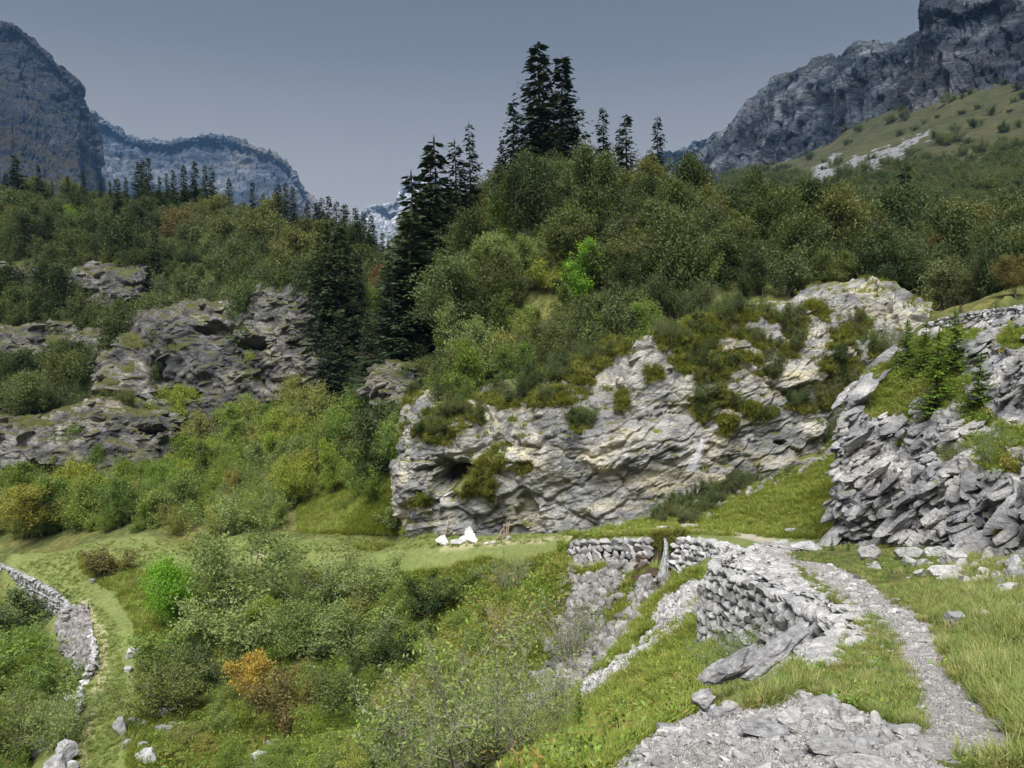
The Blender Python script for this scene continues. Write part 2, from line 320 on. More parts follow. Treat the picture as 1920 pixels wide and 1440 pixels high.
def spruce(seed, H=12., W=4.6, whorl=.33, per=7, sparse=0., bare=.04, seg=.30):
    rg = np.random.default_rng(seed); st = Acc(); fo = Acc()
    p = arc((0, 0, -.5), (rg.normal()*.015, rg.normal()*.015, 1), H+.5, 0, rg, 10, .006); tube(st, p, .016*H, .01, 6)
    z = bare*H; V = []; 
    while z < H*.992:
        f_ = z/H; Lb = W*.5*(1-f_)**.9*(1+.0)+.10
        for j in range(max(3, int(per*(1-.35*f_)))):
            if rg.uniform() < sparse: continue
            a = rg.uniform(0, 2*np.pi); L = Lb*rg.uniform(.55, 1.15)*(1.25 if rg.uniform() < .08 else 1)
            zz = z+rg.uniform(-.5, .5)*whorl; k = min(8, int((zz+.5)/(H+.5)*9)); q = p[k]+(p[k+1]-p[k])*((zz+.5)/(H+.5)*9-k)
            u = np.array([math.cos(a), math.sin(a), 0.]); dr = -.28+.55*f_
            n = max(2, int(L/seg*1.6)); ts = (np.arange(n)+rg.uniform(.1, .9, n))/n
            pts = q+u*(ts*L)[:, None]+np.array([0, 0, 1])*((dr*ts+.28*ts**2)*L)[:, None]
            tube(st, np.stack([q, q+u*L*.5+np.array([0, 0, (dr*.5+.07)*L]), q+u*L*.95+np.array([0, 0, (dr*.95+.25)*L])]), .014*L+.006, .004, 3)
            side = np.array([-u[1], u[0], 0])
            for sgn in (-1, 1):
                ln = (seg*1.25*(1.15-ts*.7)*rg.uniform(.6, 1.3, n))[:, None]
                dirv = unit(u*.75+side*sgn*rg.uniform(.5, 1.1, n)[:, None]+np.array([0, 0, -1])*rg.uniform(.0, .55, n)[:, None])
                wv = np.cross(dirv, unit(rg.normal(size=(n, 3))*.5+np.array([0, 0, 1])))*(ln*.24)
                V.append(np.stack([pts, pts+dirv*ln*.5+wv, pts+dirv*ln, pts+dirv*ln*.5-wv], 1).reshape(-1, 3))
        z += whorl*rg.uniform(.75, 1.25)
    tp = p[-1]; V.append(np.stack([tp-[0, 0, .5], tp-[.07, 0, .2], tp+[0, 0, .35], tp+[.07, 0, -.2]], 0))
    V = np.concatenate(V); n = len(V)//4; fo.add(V, np.arange(4*n).reshape(n, 4), rg.uniform(0, 1, n)); return st, fo
def tuft(seed, nb=26, h=.22, spread=.09, w=.006, droop=.7, hz=.5):
    rg = np.random.default_rng(seed); fo = Acc(); n = nb
    a = rg.uniform(0, 2*np.pi, n); r = spread*np.sqrt(rg.uniform(0, 1, n)); b = np.stack([r*np.cos(a), r*np.sin(a), np.full(n, -.02)], 1)
    a2 = a+rg.normal(size=n)*.8; out = np.stack([np.cos(a2), np.sin(a2), np.zeros(n)], 1); hh = (h*rg.uniform(.5, 1.2, n))[:, None]
    side = np.stack([-np.sin(a2), np.cos(a2), np.zeros(n)], 1)*w; ln = rg.uniform(.15, 1., n)[:, None]*droop
    p1 = b+np.array([0, 0, 1])*hh*.5+out*hh*ln*.25; p2 = b+np.array([0, 0, 1])*hh*(1-.35*ln)+out*hh*ln*.9
    V = np.stack([b-side, b+side, p1-side*.8, p1+side*.8, p2-side*.15, p2+side*.15], 1).reshape(-1, 3)
    i = np.arange(n)[:, None]*6; f = np.concatenate([i+np.array([[0, 1, 3, 2]]), i+np.array([[2, 3, 5, 4]])]); c = rg.uniform(0, 1, n)
    fo.add(V, f, np.concatenate([c, c])); return fo
def herb(seed, n=60, W=.5, H=.3, leaf=.06):
    rg = np.random.default_rng(seed); fo = Acc(); C = rg.normal(size=(n, 3))*np.array([W*.33, W*.33, H*.3]); C[:, 2] = np.abs(C[:, 2])+H*.12
    leaves(fo, C, leaf, rg, .9, 1.5); return fo

# ------------------------------------------------------------------ stones
import bmesh
def ico(n):
    bm = bmesh.new(); bmesh.ops.create_icosphere(bm, subdivisions=n, radius=1.)
    V = np.array([v.co[:] for v in bm.verts]); Fc = np.array([[v.index for v in f.verts] for f in bm.faces]); bm.free(); return V, Fc
ICO = {k: ico(k) for k in (1, 2, 3, 4)}
def stone(seed, sub=2, planes=9, dims=(1, .8, .6), rough=.05):
    rg = np.random.default_rng(seed); V, Fc = ICO[sub]; V = V.copy()
    for i in range(planes):
        n = unit(rg.normal(size=3)); d = rg.uniform(.45, .85); s = V@n; m = s > d; V[m] -= np.outer(s[m]-d, n)
    V = V+unit(V)*(perlin(V*2.2+seed*3.1, 3)*rough*1.6+perlin(V*6.+seed, 5)*rough*.6)[:, None]
    return V*np.array(dims), Fc

# ------------------------------------------------------------------ instanced stuff
def source_coll(name, meshes):
    c = bpy.data.collections.new(name)
    for i, me in enumerate(meshes):
        o = bpy.data.objects.new('%s_%02d' % (name, i), me); c.objects.link(o)
    return c
def stuff(name, coll, pts, rot, scl, idx, **k):
    n = len(pts); me = bpy.data.meshes.new(name); me.vertices.add(n); me.vertices.foreach_set('co', np.asarray(pts, np.float32).ravel())
    a = me.attributes.new('rot', 'FLOAT_VECTOR', 'POINT'); a.data.foreach_set('vector', np.asarray(rot, np.float32).ravel())
    if np.ndim(scl) == 1: scl = np.repeat(np.asarray(scl)[:, None], 3, 1)
    a = me.attributes.new('scl', 'FLOAT_VECTOR', 'POINT'); a.data.foreach_set('vector', np.asarray(scl, np.float32).ravel())
    a = me.attributes.new('idx', 'INT', 'POINT'); a.data.foreach_set('value', np.asarray(idx, np.int32))
    me.update(); o = obj(name, me, kind='stuff', **k)
    g = bpy.data.node_groups.new(name, 'GeometryNodeTree')
    g.interface.new_socket('Geometry', in_out='INPUT', socket_type='NodeSocketGeometry'); g.interface.new_socket('Geometry', in_out='OUTPUT', socket_type='NodeSocketGeometry')
    N = g.nodes.new; gi = N('NodeGroupInput'); go = N('NodeGroupOutput'); ip = N('GeometryNodeInstanceOnPoints'); ci = N('GeometryNodeCollectionInfo')
    ci.inputs['Collection'].default_value = coll; ci.inputs['Separate Children'].default_value = True; ci.inputs['Reset Children'].default_value = True
    def at_(nm, ty): x = N('GeometryNodeInputNamedAttribute'); x.data_type = ty; x.inputs['Name'].default_value = nm; return x.outputs['Attribute']
    er = N('FunctionNodeEulerToRotation'); L = g.links.new
    L(gi.outputs[0], ip.inputs['Points']); L(ci.outputs[0], ip.inputs['Instance']); ip.inputs['Pick Instance'].default_value = True
    L(at_('idx', 'INT'), ip.inputs['Instance Index']); L(at_('rot', 'FLOAT_VECTOR'), er.inputs[0]); L(er.outputs[0], ip.inputs['Rotation']); L(at_('scl', 'FLOAT_VECTOR'), ip.inputs['Scale'])
    L(ip.outputs[0], go.inputs[0]); md = o.modifiers.new('scatter', 'NODES'); md.node_group = g
    return o
def rz(n, tilt=.0):
    return np.stack([rng.normal(size=n)*tilt, rng.normal(size=n)*tilt, rng.uniform(0, 6.283, n)], 1)

# ------------------------------------------------------------------ rock sheets: lofted between contour rows, then broken up
def spl(A, n):
    A = np.asarray(A, float); k = len(A); t = np.linspace(0, k-1, n); i = np.minimum(t.astype(int), k-2); f = (t-i)
    f = f.reshape((-1,)+(1,)*(A.ndim-1)); g = lambda j: A[np.clip(j, 0, k-1)]
    p0, p1, p2, p3 = g(i-1), g(i), g(i+1), g(i+2)
    p0 = np.where((i == 0).reshape(f.shape), 2*p1-p2, p0); p3 = np.where((i == k-2).reshape(f.shape), 2*p2-p1, p3)
    return .5*((2*p1)+(-p0+p2)*f+(2*p0-5*p1+4*p2-p3)*f**2+(-p0+3*p1-3*p2+p3)*f**3)
def rotm(rx, ry, rz_=0):
    return np.array(Matrix.Rotation(R(rz_), 3, 'Z') @ Matrix.Rotation(R(ry), 3, 'Y') @ Matrix.Rotation(R(rx), 3, 'X'))
def gnormal(G):
    du = np.gradient(G, axis=1); dv = np.gradient(G, axis=0); return unit(np.cross(du, dv))
def rockdisp(p, S, bed, amps=(1., .55, .22, .10), cells=((3., 3., 1.1), (1.1, 1.1, .36), (.4, .4, .14)), tilt=.35):
    q = p@rotm(0, bed).T; d = amps[0]*fbm(p/(5.5*S), 5, 11)
    w = np.stack([perlin(q/(1.3*S), 40), perlin(q/(1.3*S)+9, 41), perlin(q/(1.3*S)+17, 42)], 1)*.28
    for k, (cl, am) in enumerate(zip(cells, amps[1:])):
        d1, d2, idv, tl = worley(q/(np.array(cl)*S)+w/(k+1.), 20+k)
        d = d+am*((idv-.5)*1.0+tl*tilt-.30*sstep(.12, 0, d2-d1))
    return d*S
SHEETS = {}
def sheet(name, rows, nu, nv, S=1., bed=25, amps=(1., .55, .22, .10), mat='cliff', moss=(), holes=(), cells=None, outward=-1, label=None, cat=None, kind='structure', fade=True, blur=1, tilt=.35):
    g = np.array([spl(np.array([P(*c) for c in r]), nu) for r in rows]); G = spl(g, nv)
    Nn = gnormal(G)
    if Nn[..., 1].mean()*outward < 0: Nn = -Nn
    p = G.reshape(-1, 3)
    d = rockdisp(p, S, bed, amps, cells or ((3., 3., 1.1), (1.1, 1.1, .36), (.4, .4, .14)), tilt).reshape(nv, nu)
    for _ in range(blur):
        d[1:-1] = (d[:-2]+2*d[1:-1]+d[2:])/4; d[:, 1:-1] = (d[:, :-2]+2*d[:, 1:-1]+d[:, 2:])/4
    px, py = proj(G); wby = perlin(p/(2.2*S), 79).reshape(nv, nu)
    for (cx, cy, rx, ry, dep) in holes:
        e_ = ((px-cx)/rx)**2+((py-cy+wby*ry*.6)/ry)**2+(perlin(p/(1.0*S), 77)+.6*perlin(p/(.35*S), 78)).reshape(nv, nu)*.8
        d = d-dep*sstep(1.15, .55, e_)
    ms = np.zeros((nv, nu)); wbx = perlin(p/(1.1*S), 51).reshape(nv, nu); wby = perlin(p/(.9*S)+5, 52).reshape(nv, nu); wbx = wbx+.6*perlin(p/(.4*S), 53).reshape(nv, nu)
    for (cx, cy, rx, ry, *a) in moss:
        an = R(a[0]) if a else 0; dx = (px-cx)+wbx*rx*.5; dy = (py-cy)+wby*ry*.5; ux = dx*math.cos(an)-dy*math.sin(an); uy = dx*math.sin(an)+dy*math.cos(an)
        ms = np.maximum(ms, sstep(1.0, .35, np.sqrt((ux/rx)**2+(uy/ry)**2)))
    dm = (fbm(p/(3.*S), 3, 11)*amps[0]*S).reshape(nv, nu); G2 = G+Nn*(d*(1-.6*ms)+dm*ms*.6+.06*S*ms)[..., None]
    fc = gridfaces(nu, nv)
    me = mesh_np(name, G2.reshape(-1, 3), fc, M[mat], False, {'moss': ('POINT', ms.ravel())})
    n2 = gnormal(G2)
    if n2[..., 1].mean()*outward < 0: n2 = -n2
    SHEETS[name+str(len(SHEETS))] = dict(G=G2, N=n2, moss=ms, px=px, py=py)
    return obj(name, me, kind=kind, label=label, cat=cat), SHEETS[name+str(len(SHEETS)-1)]

# contour rows, each point (px, py, Y): bottom row first
R_CLIFF = [
 [(745, 1060, 64), (790, 1040, 58.5), (900, 1035, 56), (1030, 1030, 54), (1180, 1005, 51.5), (1330, 950, 51.5), (1470, 900, 52.5), (1585, 850, 54), (1700, 800, 54)],
 [(752, 960, 65), (775, 950, 58.5), (880, 960, 56.5), (1030, 950, 54.3), (1180, 910, 52), (1330, 860, 52), (1470, 830, 53), (1585, 790, 54.5), (1710, 740, 55)],
 [(752, 880, 66), (775, 870, 58.2), (880, 870, 56), (1030, 860, 54), (1180, 830, 51.8), (1330, 790, 52.5), (1470, 760, 54), (1590, 730, 55.5), (1720, 690, 56)],
 [(755, 830, 67), (780, 815, 59), (880, 810, 57.2), (1030, 790, 55), (1180, 740, 52.8), (1330, 720, 53.5), (1470, 690, 55), (1600, 660, 57), (1730, 640, 57.5)],
 [(756, 800, 69), (790, 780, 61), (890, 775, 59), (1030, 745, 56.5), (1180, 680, 54.5), (1330, 650, 55.5), (1470, 620, 57), (1610, 600, 59), (1740, 610, 59)],
 [(760, 770, 73), (800, 745, 65), (900, 745, 62.5), (1040, 705, 60), (1190, 640, 57), (1330, 600, 58.5), (1470, 570, 60), (1620, 555, 61.5), (1745, 580, 61)],
 [(765, 740, 80), (810, 720, 72), (910, 725, 69), (1050, 690, 67), (1200, 640, 64), (1340, 600, 66), (1480, 560, 68), (1630, 535, 69), (1750, 560, 69)]]
R_OUT = [
 [(1560, 1060, 27.5), (1640, 1075, 24), (1760, 1085, 19.8), (1870, 1100, 16.2), (2000, 1130, 13.5), (2250, 1230, 10.5)],
 [(1585, 1000, 28), (1680, 1012, 24.5), (1800, 1035, 19.8), (1920, 1050, 16.5), (2080, 1060, 13.6), (2350, 1080, 11)],
 [(1578, 900, 29), (1680, 920, 26), (1800, 930, 21.8), (1920, 930, 18), (2100, 930, 14.5), (2400, 900, 12)],
 [(1585, 800, 30.5), (1680, 800, 28.5), (1800, 800, 25), (1920, 790, 21), (2110, 760, 16.5), (2420, 700, 13.5)],
 [(1612, 725, 32.5), (1690, 700, 31.3), (1800, 690, 28.5), (1920, 680, 25), (2130, 620, 19.5), (2440, 520, 15.5)],
 [(1650, 690, 33.6), (1720, 650, 33), (1820, 630, 31), (1940, 600, 28.2), (2150, 540, 22.5), (2460, 400, 18)],
 [(1690, 665, 35), (1750, 640, 34.5), (1830, 622, 33.4), (1950, 590, 31.5), (2180, 500, 26), (2480, 330, 21)],
 [(1740, 690, 40), (1790, 670, 39), (1850, 650, 38), (1960, 620, 36), (2200, 500, 31), (2500, 300, 25)]]
def wrap(rows, dx, dY, ends='lr'):
    o = []
    for r in rows:
        r = list(r)
        if 'l' in ends: a = r[0]; r = [(a[0]+dx, a[1]-4, a[2]+dY)]+r
        if 'r' in ends: a = r[-1]; r = r+[(a[0]-dx, a[1]-4, a[2]+dY)]
        o.append(r)
    return o
R_CLIFF = [[(a, b, c*1.03) for a, b, c in r] for r in R_CLIFF]
R_CLIFF = wrap(R_CLIFF, 22, 9, 'l'); R_OUT = wrap(R_OUT, 30, 9, 'l')
R_BL3 = [
 [(175, 900, 104), (300, 880, 103), (420, 860, 102), (520, 800, 101), (600, 760, 101)],
 [(180, 800, 106), (300, 800, 104), (420, 780, 103), (520, 700, 102), (595, 690, 101)],
 [(185, 740, 108), (300, 745, 106), (420, 700, 104.5), (520, 640, 103), (592, 630, 102)],
 [(190, 690, 110), (300, 670, 108.5), (420, 640, 107), (520, 590, 105), (590, 580, 104)],
 [(200, 640, 114), (300, 600, 112), (420, 585, 110), (520, 550, 108), (588, 548, 108)],
 [(210, 610, 122), (300, 575, 120), (420, 555, 118), (520, 530, 116), (590, 530, 116)]]
R_BL4 = [
 [(-60, 940, 97), (20, 930, 96), (100, 930, 96), (200, 900, 97), (330, 870, 99)],
 [(-60, 890, 98), (20, 890, 97), (100, 895, 97), (200, 860, 98), (330, 840, 100)],
 [(-60, 830, 99), (20, 830, 98), (100, 830, 98), (200, 800, 99), (330, 800, 101)],
 [(-60, 790, 101), (20, 785, 100), (100, 785, 100), (200, 765, 101), (330, 775, 103)],
 [(-60, 770, 108), (20, 765, 107), (100, 765, 107), (200, 745, 108), (330, 760, 110)]]
R_BL2 = [
 [(-80, 720, 118), (40, 715, 117), (130, 715, 117), (240, 690, 118)],
 [(-80, 680, 119), (40, 680, 118), (130, 680, 118), (240, 660, 119)],
 [(-80, 630, 120), (40, 628, 119), (130, 640, 119), (240, 630, 120)],
 [(-80, 605, 124), (40, 605, 123), (130, 615, 123), (240, 610, 124)]]
R_BL1 = [
 [(-80, 600, 132), (60, 595, 131), (160, 590, 131), (260, 560, 133)],
 [(-80, 560, 133), (60, 558, 132), (160, 560, 132), (260, 540, 134)],
 [(-80, 510, 135), (60, 512, 134), (160, 520, 134), (260, 510, 136)],
 [(-80, 490, 142), (60, 495, 141), (160, 500, 141), (260, 495, 143)]]
R_BC = [  # grey wall seen in the side ravine left of the centre hill
 [(700, 800, 78), (730, 800, 76), (765, 800, 74)], [(700, 740, 79), (730, 740, 77), (768, 740, 75)],
 [(703, 705, 80), (733, 700, 78.5), (770, 690, 77)], [(706, 690, 84), (736, 682, 83), (772, 672, 82)]]

R_BL3 = wrap(R_BL3, -14, 9); R_BL4 = wrap(R_BL4, -20, 9, 'r'); R_BL2 = wrap(R_BL2, -20, 9, 'r'); R_BL1 = wrap(R_BL1, -20, 9, 'r')
# ------------------------------------------------------------------ ground: one height field through surveyed points
shelf = [(1700,1440,3.2),(1750,1250,6),(1690,1150,9.5),(1600,1090,14),(1500,1055,20),(1470,1035,25),(1500,1018,30),(1400,1005,36),(1290,992,41),(1180,995,45),(1050,1005,50),
 (1900,1250,6.3),(1900,1120,10.5),(2200,1300,6),(1800,1065,17),(1640,1030,24),(1950,1440,3.2),(1500,1440,3.1),(1300,1440,3.3),(1580,985,33),(1480,985,37),(1600,960,38),(1590,930,43),(1620,900,47),
 (1200,1480,3.1),(1300,1342,4.75),(1400,1280,6.1),(1470,1230,7.6),(1540,1168,10),(1560,1150,11),(1500,1124,12.5),(1420,1090,15),(1352,1062,18),(1385,1040,24),(1390,1026,29),(1340,1014,34),(1280,1008,37),(1240,1006,38.5),(1200,1010,40),(1060,1020,43.5)]
lowp = [(1350,1240,15.2),(1440,1262,11.6),(1300,1360,7.2),(1180,1440,6.0),(1100,1400,9.5),(1000,1440,10.5),(1250,1270,15),(1330,1160,20),(1300,1110,24),(1350,1060,27),(1330,1045,33),(1250,1092,36.5),(1200,1060,39.5),(1060,1058,42.5),
 (1200,1220,21.5),(1100,1300,20),(960,1440,17),(1150,1400,12.5),(1270,1150,28),(1200,1180,29),(1160,1152,36),(1090,1210,35),(1010,1290,33),(900,1400,30),(1050,1260,30),(980,1350,27),(800,1440,29.5)]
common = [(950,1015,52.5),(800,1021,55.2),(600,1022,61.5),(400,1022,69),(250,1025,76),(120,1035,78),(40,1050,76),(110,1075,72),(160,1130,65),(195,1200,58),(190,1270,52),(165,1340,47),(150,1440,42),
 (1000,1100,44),(950,1150,41.5),(900,1250,38),(830,1350,35.5),(690,1440,33.5),(800,1070,52.5),(800,1200,47),(700,1300,43),(600,1440,38),(600,1100,57),(600,1200,54),(500,1300,48),(400,1440,42),
 (350,1100,66.5),(300,1200,58),(250,1300,51),(260,1440,42),(320,1060,73),(430,1200,57),(700,1045,57),(500,1050,63.5),(930,1045,50.5),
 (0,1056,74),(125,1128,65),(158,1190,59),(155,1290,51),(130,1380,45),(118,1440,42),(0,1100,74),(95,1180,66),(100,1245,60),(110,1320,51.5),(40,1400,49),(0,1300,58),(0,1180,68),(-200,1300,62),(-200,1120,84),(-500,1200,80),(-500,1050,100),(0,1500,45),(300,1520,40),(700,1560,30),
 (200,1003,82),(0,1010,90),(400,993,80),(600,988,72),(700,996,66),(770,1006,60.5),(830,1005,59),(900,1005,57.2),(960,1003,56),(1040,1000,54.5),(1110,998,51.5),(1180,985,50.7),(1250,962,50.5),(1350,918,50.8),(1480,878,52),(1580,835,53.5),(770,1004,65),(900,1000,62),(1030,996,59.5),(1180,965,57.5),(1330,905,57.5),(1470,868,58),(1250,940,57.5),(1300,965,47),(1450,930,46),(1560,905,44),
 (0,950,94),(200,930,96),(400,880,95),(600,860,88),(700,900,77),(740,800,85),(650,780,96),(500,830,97),
 (80,900,99),(80,780,107),(0,720,116),(130,720,116),(0,600,128),(150,600,128),(0,490,145),(200,490,145),(300,480,145),(500,480,142),(0,395,190),(270,415,190),(400,420,185),(550,450,170),(690,520,150),(735,590,135),(752,700,105),(-300,420,190),(-300,900,100),(-300,600,130),
 (0,470,240),(400,480,240),(700,560,220),(735,640,180),
 (830,565,82),(850,500,90),(890,452,98),(1030,398,104),(1130,408,102),(1230,415,100),(1350,445,98),(1480,470,96),(1600,500,97),(1750,515,102),(1900,520,102),(1100,480,80),(1300,480,78),(1500,520,77),(1700,548,74),(1850,548,70),(2000,545,60),(2200,450,60),
 (775,500,98),(758,600,94),(765,720,84),(790,430,110),(900,560,140),(1100,540,140),(1300,560,140),(1600,600,140),(1900,600,150),(2300,430,120),
 (1760,592,36),(1850,585,33),(1950,575,29),(2100,530,25),(1900,572,38),(1800,590,44),(1720,610,52)]
def ctrl(lst): return np.array([P(*c) for c in lst])
extra = []
for rows, sh, k0 in ((R_CLIFF, 2.2, 3), (R_OUT, 2.0, 2), (R_BL3, 2.5, 1), (R_BL4, 2.5, 1), (R_BL2, 2.5, 1), (R_BL1, 2.5, 1)):
    for ri, r in enumerate(rows[k0:]):
        for c in (r[2:] if rows is R_OUT else r):
            if c[0] > 2300: continue
            q = P(*c); extra.append(q+np.array([(1.6 if rows is R_OUT else 0), sh*(1.8 if ri < 2 else 1), -.6*sh]))
near = np.array([(0, 0, -1.6), (2.5, 0, -1.5), (-1.2, 1., -1.75), (5, 0, -1.3), (0, -5, -1.2), (5, -5, -1.), (10, 0, -1.6), (9, 4, -2.2), (-3, -6, -1.8)])
nearlow = np.array([(-5, 3, -5.0), (-4, -3, -4.8), (-9, 0, -8.), (-15, 5, -12), (-20, -5, -14.), (-30, 10, -19)])
class RBF:
    def __init__(s, pts, c=.8):
        s.p = pts[:, :2]; s.c = c; n = len(pts); K = s.k(s.p); Pm = np.c_[np.ones(n), s.p]
        A = np.block([[K+np.eye(n)*-.03, Pm], [Pm.T, np.zeros((3, 3))]]); w = np.linalg.solve(A, np.r_[pts[:, 2], 0, 0, 0]); s.w = w[:n]; s.a = w[n:]
    def k(s, q): return np.sqrt(((q[:, None]-s.p[None])**2).sum(-1)+s.c**2)
    def __call__(s, q):
        o = np.empty(len(q))
        for i in range(0, len(q), 40000):
            b = q[i:i+40000]; o[i:i+40000] = s.k(b)@s.w+s.a[0]+b@s.a[1:]
        return o
exl = np.array(extra); cm = ctrl(common)
rbU = RBF(np.concatenate([ctrl(shelf), cm, exl, near])); rbL = RBF(np.concatenate([ctrl(lowp), cm, exl[np.abs(exl[:, 1]) > 45], nearlow, ctrl([(1470,1035,25),(1500,1018,30),(1400,1005,36),(1290,992,41),(1050,1005,50)])-[0, 0, 1.5]]))
EDGE = [(-700, 2600, 1.0), (1000, 1640, 2.4), (1120, 1445, 3.35), (1200, 1385, 3.9), (1300, 1335, 4.75), (1400, 1273, 6.1), (1462, 1228, 7.6), (1530, 1166, 10), (1562, 1150, 11), (1500, 1122, 12.6), (1420, 1087, 15.1), (1345, 1058, 18.2), (1352, 1046, 21.5), (1385, 1030, 27), (1370, 1020, 31), (1320, 1012, 35), (1270, 1008, 37.4), (1242, 1006, 38.7), (1200, 1009, 40), (1130, 1012, 41.8), (1062, 1016, 43.6), (1000, 1020, 47.5), (900, 1030, 52.5), (700, 1036, 58.5)]
EP = ctrl(EDGE)[:, :2]; EP[0] = (-2.0, -8); EP[1] = (-.6, .6)
def sdist(q, L):
    best = np.full(len(q), 1e9); sg = np.ones(len(q))
    for a, b in zip(L[:-1], L[1:]):
        d = b-a; t = np.clip(((q-a)@d)/(d@d), 0, 1); r = q-(a+t[:, None]*d); ds = (r**2).sum(1)
        cr = d[0]*(q[:, 1]-a[1])-d[1]*(q[:, 0]-a[0]); m = ds < best; best = np.where(m, ds, best); sg = np.where(m, np.sign(-cr), sg)
    return np.sqrt(best)*sg
NV, NU, U0, Y0, YE = 1000, 1000, 1.15, -4., 270.
vv = 1.2*np.exp(np.linspace(0, math.log((YE-Y0)/1.2), NV)); uu = np.linspace(-U0, U0, NU)
GX = vv[:, None]*uu[None]; GY = np.repeat((vv+Y0)[:, None], NU, 1)
q = np.stack([GX.ravel(), GY.ravel()], 1)
sub = slice(None)
# evaluate the smooth surfaces on a coarser grid, then interpolate
def coarse(rb):
    a = vv[::3]; b = uu[::3]; a = np.r_[a, vv[-1]]; b = np.r_[b, uu[-1]]
    X = (a[:, None]*b[None]); Y = np.repeat((a+Y0)[:, None], len(b), 1); Z = rb(np.stack([X.ravel(), Y.ravel()], 1)).reshape(X.shape)
    Zu = np.array([np.interp(uu, b, r) for r in Z]); return np.array([np.interp(np.log(vv), np.log(a), Zu[:, j]) for j in range(NU)]).T.ravel()
zu, zl = coarse(rbU), coarse(rbL)
sd = sdist(q, EP)+perlin(np.c_[q*.9, q[:, 0]*0], 3)*.12
m_ = sstep(-.05, .32, sd); Z = zl+(zu-zl)*m_; Z = np.where(q[:, 1] > 75, zu, Z)
p3 = np.c_[q, np.zeros(len(q))]
gpx, gpy = proj(np.c_[q, Z])
# how even the surface is: the track is smooth, the rest is humpy
TRK = [(1820,1400,3.5),(1790,1330,4.4),(1735,1250,6),(1715,1190,8),(1640,1128,11),(1560,1082,15),(1475,1048,20.5),(1452,1033,24),(1490,1016,30),(1400,1005,36),(1290,994,40.5),(1180,998,45),(1050,1006,49.5),(950,1014,52.5),(800,1019,55.2),(600,1020,61.5),(400,1022,69),(250,1025,76),(120,1038,77),(70,1052,74),(110,1085,70),(160,1130,65),(192,1200,58),(190,1270,52),(168,1340,47),(155,1440,42),(150,1560,35)]
TP = spl(ctrl(TRK)[:, :2], 160)
td = np.abs(sdist(q, TP))
wid = np.interp(np.arange(160), [0, 45, 90, 159], [.9, 1., 1.7, 1.9])
flat = sstep(1.0, 2.6, td)
lawn = ((q[:, 1] < 30) & (m_ > .5))
amp = flat*np.where(lawn, .12, .42)*sstep(2, 14, np.maximum(q[:, 1], 2.))
Z = Z+amp*fbm(p3/3.2, 4, 5)+amp*.5*np.maximum(0, fbm(p3/1.1, 3, 8))+.03*fbm(p3/.5, 3, 9)*sstep(1, 4, q[:, 1]+2)
GZ = Z.reshape(NV, NU)
def ground(x, y):
    x = np.asarray(x, float); y = np.asarray(y, float); w = np.maximum(y-Y0, 1.2)
    fi = np.clip(np.log(w/1.2)/math.log((YE-Y0)/1.2)*(NV-1), 0, NV-1.001); fj = np.clip((x/w+U0)/(2*U0)*(NU-1), 0, NU-1.001)
    i = fi.astype(int); j = fj.astype(int); a = fi-i; b = fj-j
    return (GZ[i, j]*(1-a)*(1-b)+GZ[i+1, j]*a*(1-b)+GZ[i, j+1]*(1-a)*b+GZ[i+1, j+1]*a*b)
TS = 1.2*np.exp(np.linspace(0, math.log(220/1.2), 420))
def hit(px, py):
    """where pixel rays first meet the ground (world points, nan if none)"""
    px = np.atleast_1d(np.asarray(px, float)); py = np.atleast_1d(np.asarray(py, float)); d = ray(px, py); d = d/d[:, 1:2]; out = np.full((len(px), 3), np.nan)
    for s in range(0, len(px), 4000):
        e_ = d[s:s+4000]; x = e_[:, 0:1]*TS; z = e_[:, 2:3]*TS; g_ = ground(x, np.broadcast_to(TS, x.shape)); b = z < g_
        has = b.any(1); k = np.maximum(b.argmax(1), 1); r = np.arange(len(e_)); a0 = z[r, k-1]-g_[r, k-1]; a1 = g_[r, k]-z[r, k]
        t = TS[k-1]+(TS[k]-TS[k-1])*a0/np.maximum(a0+a1, 1e-6); w = e_*t[:, None]; w[:, 2] = ground(w[:, 0], w[:, 1]); w[~has] = np.nan; out[s:s+4000] = w
    return out
def at(px, py):
    w = hit(px, py)[0]
    return w
# surface kinds, stored with the ground
POLY = dict(
 scree=[(1085,1318),(1130,1300),(1230,1215),(1330,1140),(1345,1075),(1310,1090),(1240,1130),(1215,1185),(1165,1235),(1090,1290)],
 gully=[(1065,1050),(1200,1058),(1262,1085),(1235,1125),(1205,1165),(1165,1205),(1120,1262),(1070,1305),(1000,1355),(970,1300),(1015,1240),(1050,1200),(1045,1140)],
 mound=[(1100,1450),(1200,1385),(1300,1330),(1400,1272),(1480,1290),(1600,1330),(1700,1370),(1780,1450)],
 pave=[(1345,1060),(1380,1030),(1470,1010),(1470,1040),(1520,1100),(1590,1150),(1560,1240),(1440,1270),(1500,1220),(1555,1150),(1480,1118),(1400,1085)],
 under=[(1150,1440),(1160,1390),(1290,1330),(1350,1240),(1200,1250),(1050,1350),(950,1440)])
def jit(px, py):
    v = np.stack([np.asarray(px)/45., np.asarray(py)/30., np.zeros(len(px))], 1); return px+22*perlin(v, 91)+10*perlin(v*3, 93), py+16*perlin(v, 92)+8*perlin(v*3, 94)
gp = np.stack([gpx, gpy], 1); gjx, gjy = jit(gpx, gpy)
hw = np.interp(q[:, 1], [3, 4, 5, 6, 9, 12, 16, 22, 30, 40], [.30, .26, .16, .15, .22, .32, .36, .3, .6, .5])
trackw = sstep(1.25, .75, (td+perlin(p3*1.7, 31)*.10+perlin(p3*6., 33)*.05)/hw)*sstep(48, 30, q[:, 1])
worn = sstep(.5, .1, np.abs(td-.0)+perlin(p3*.7, 31)*.3)*((q[:, 1] > 30) & (q[:, 1] < 66) & (q[:, 0] < -18))
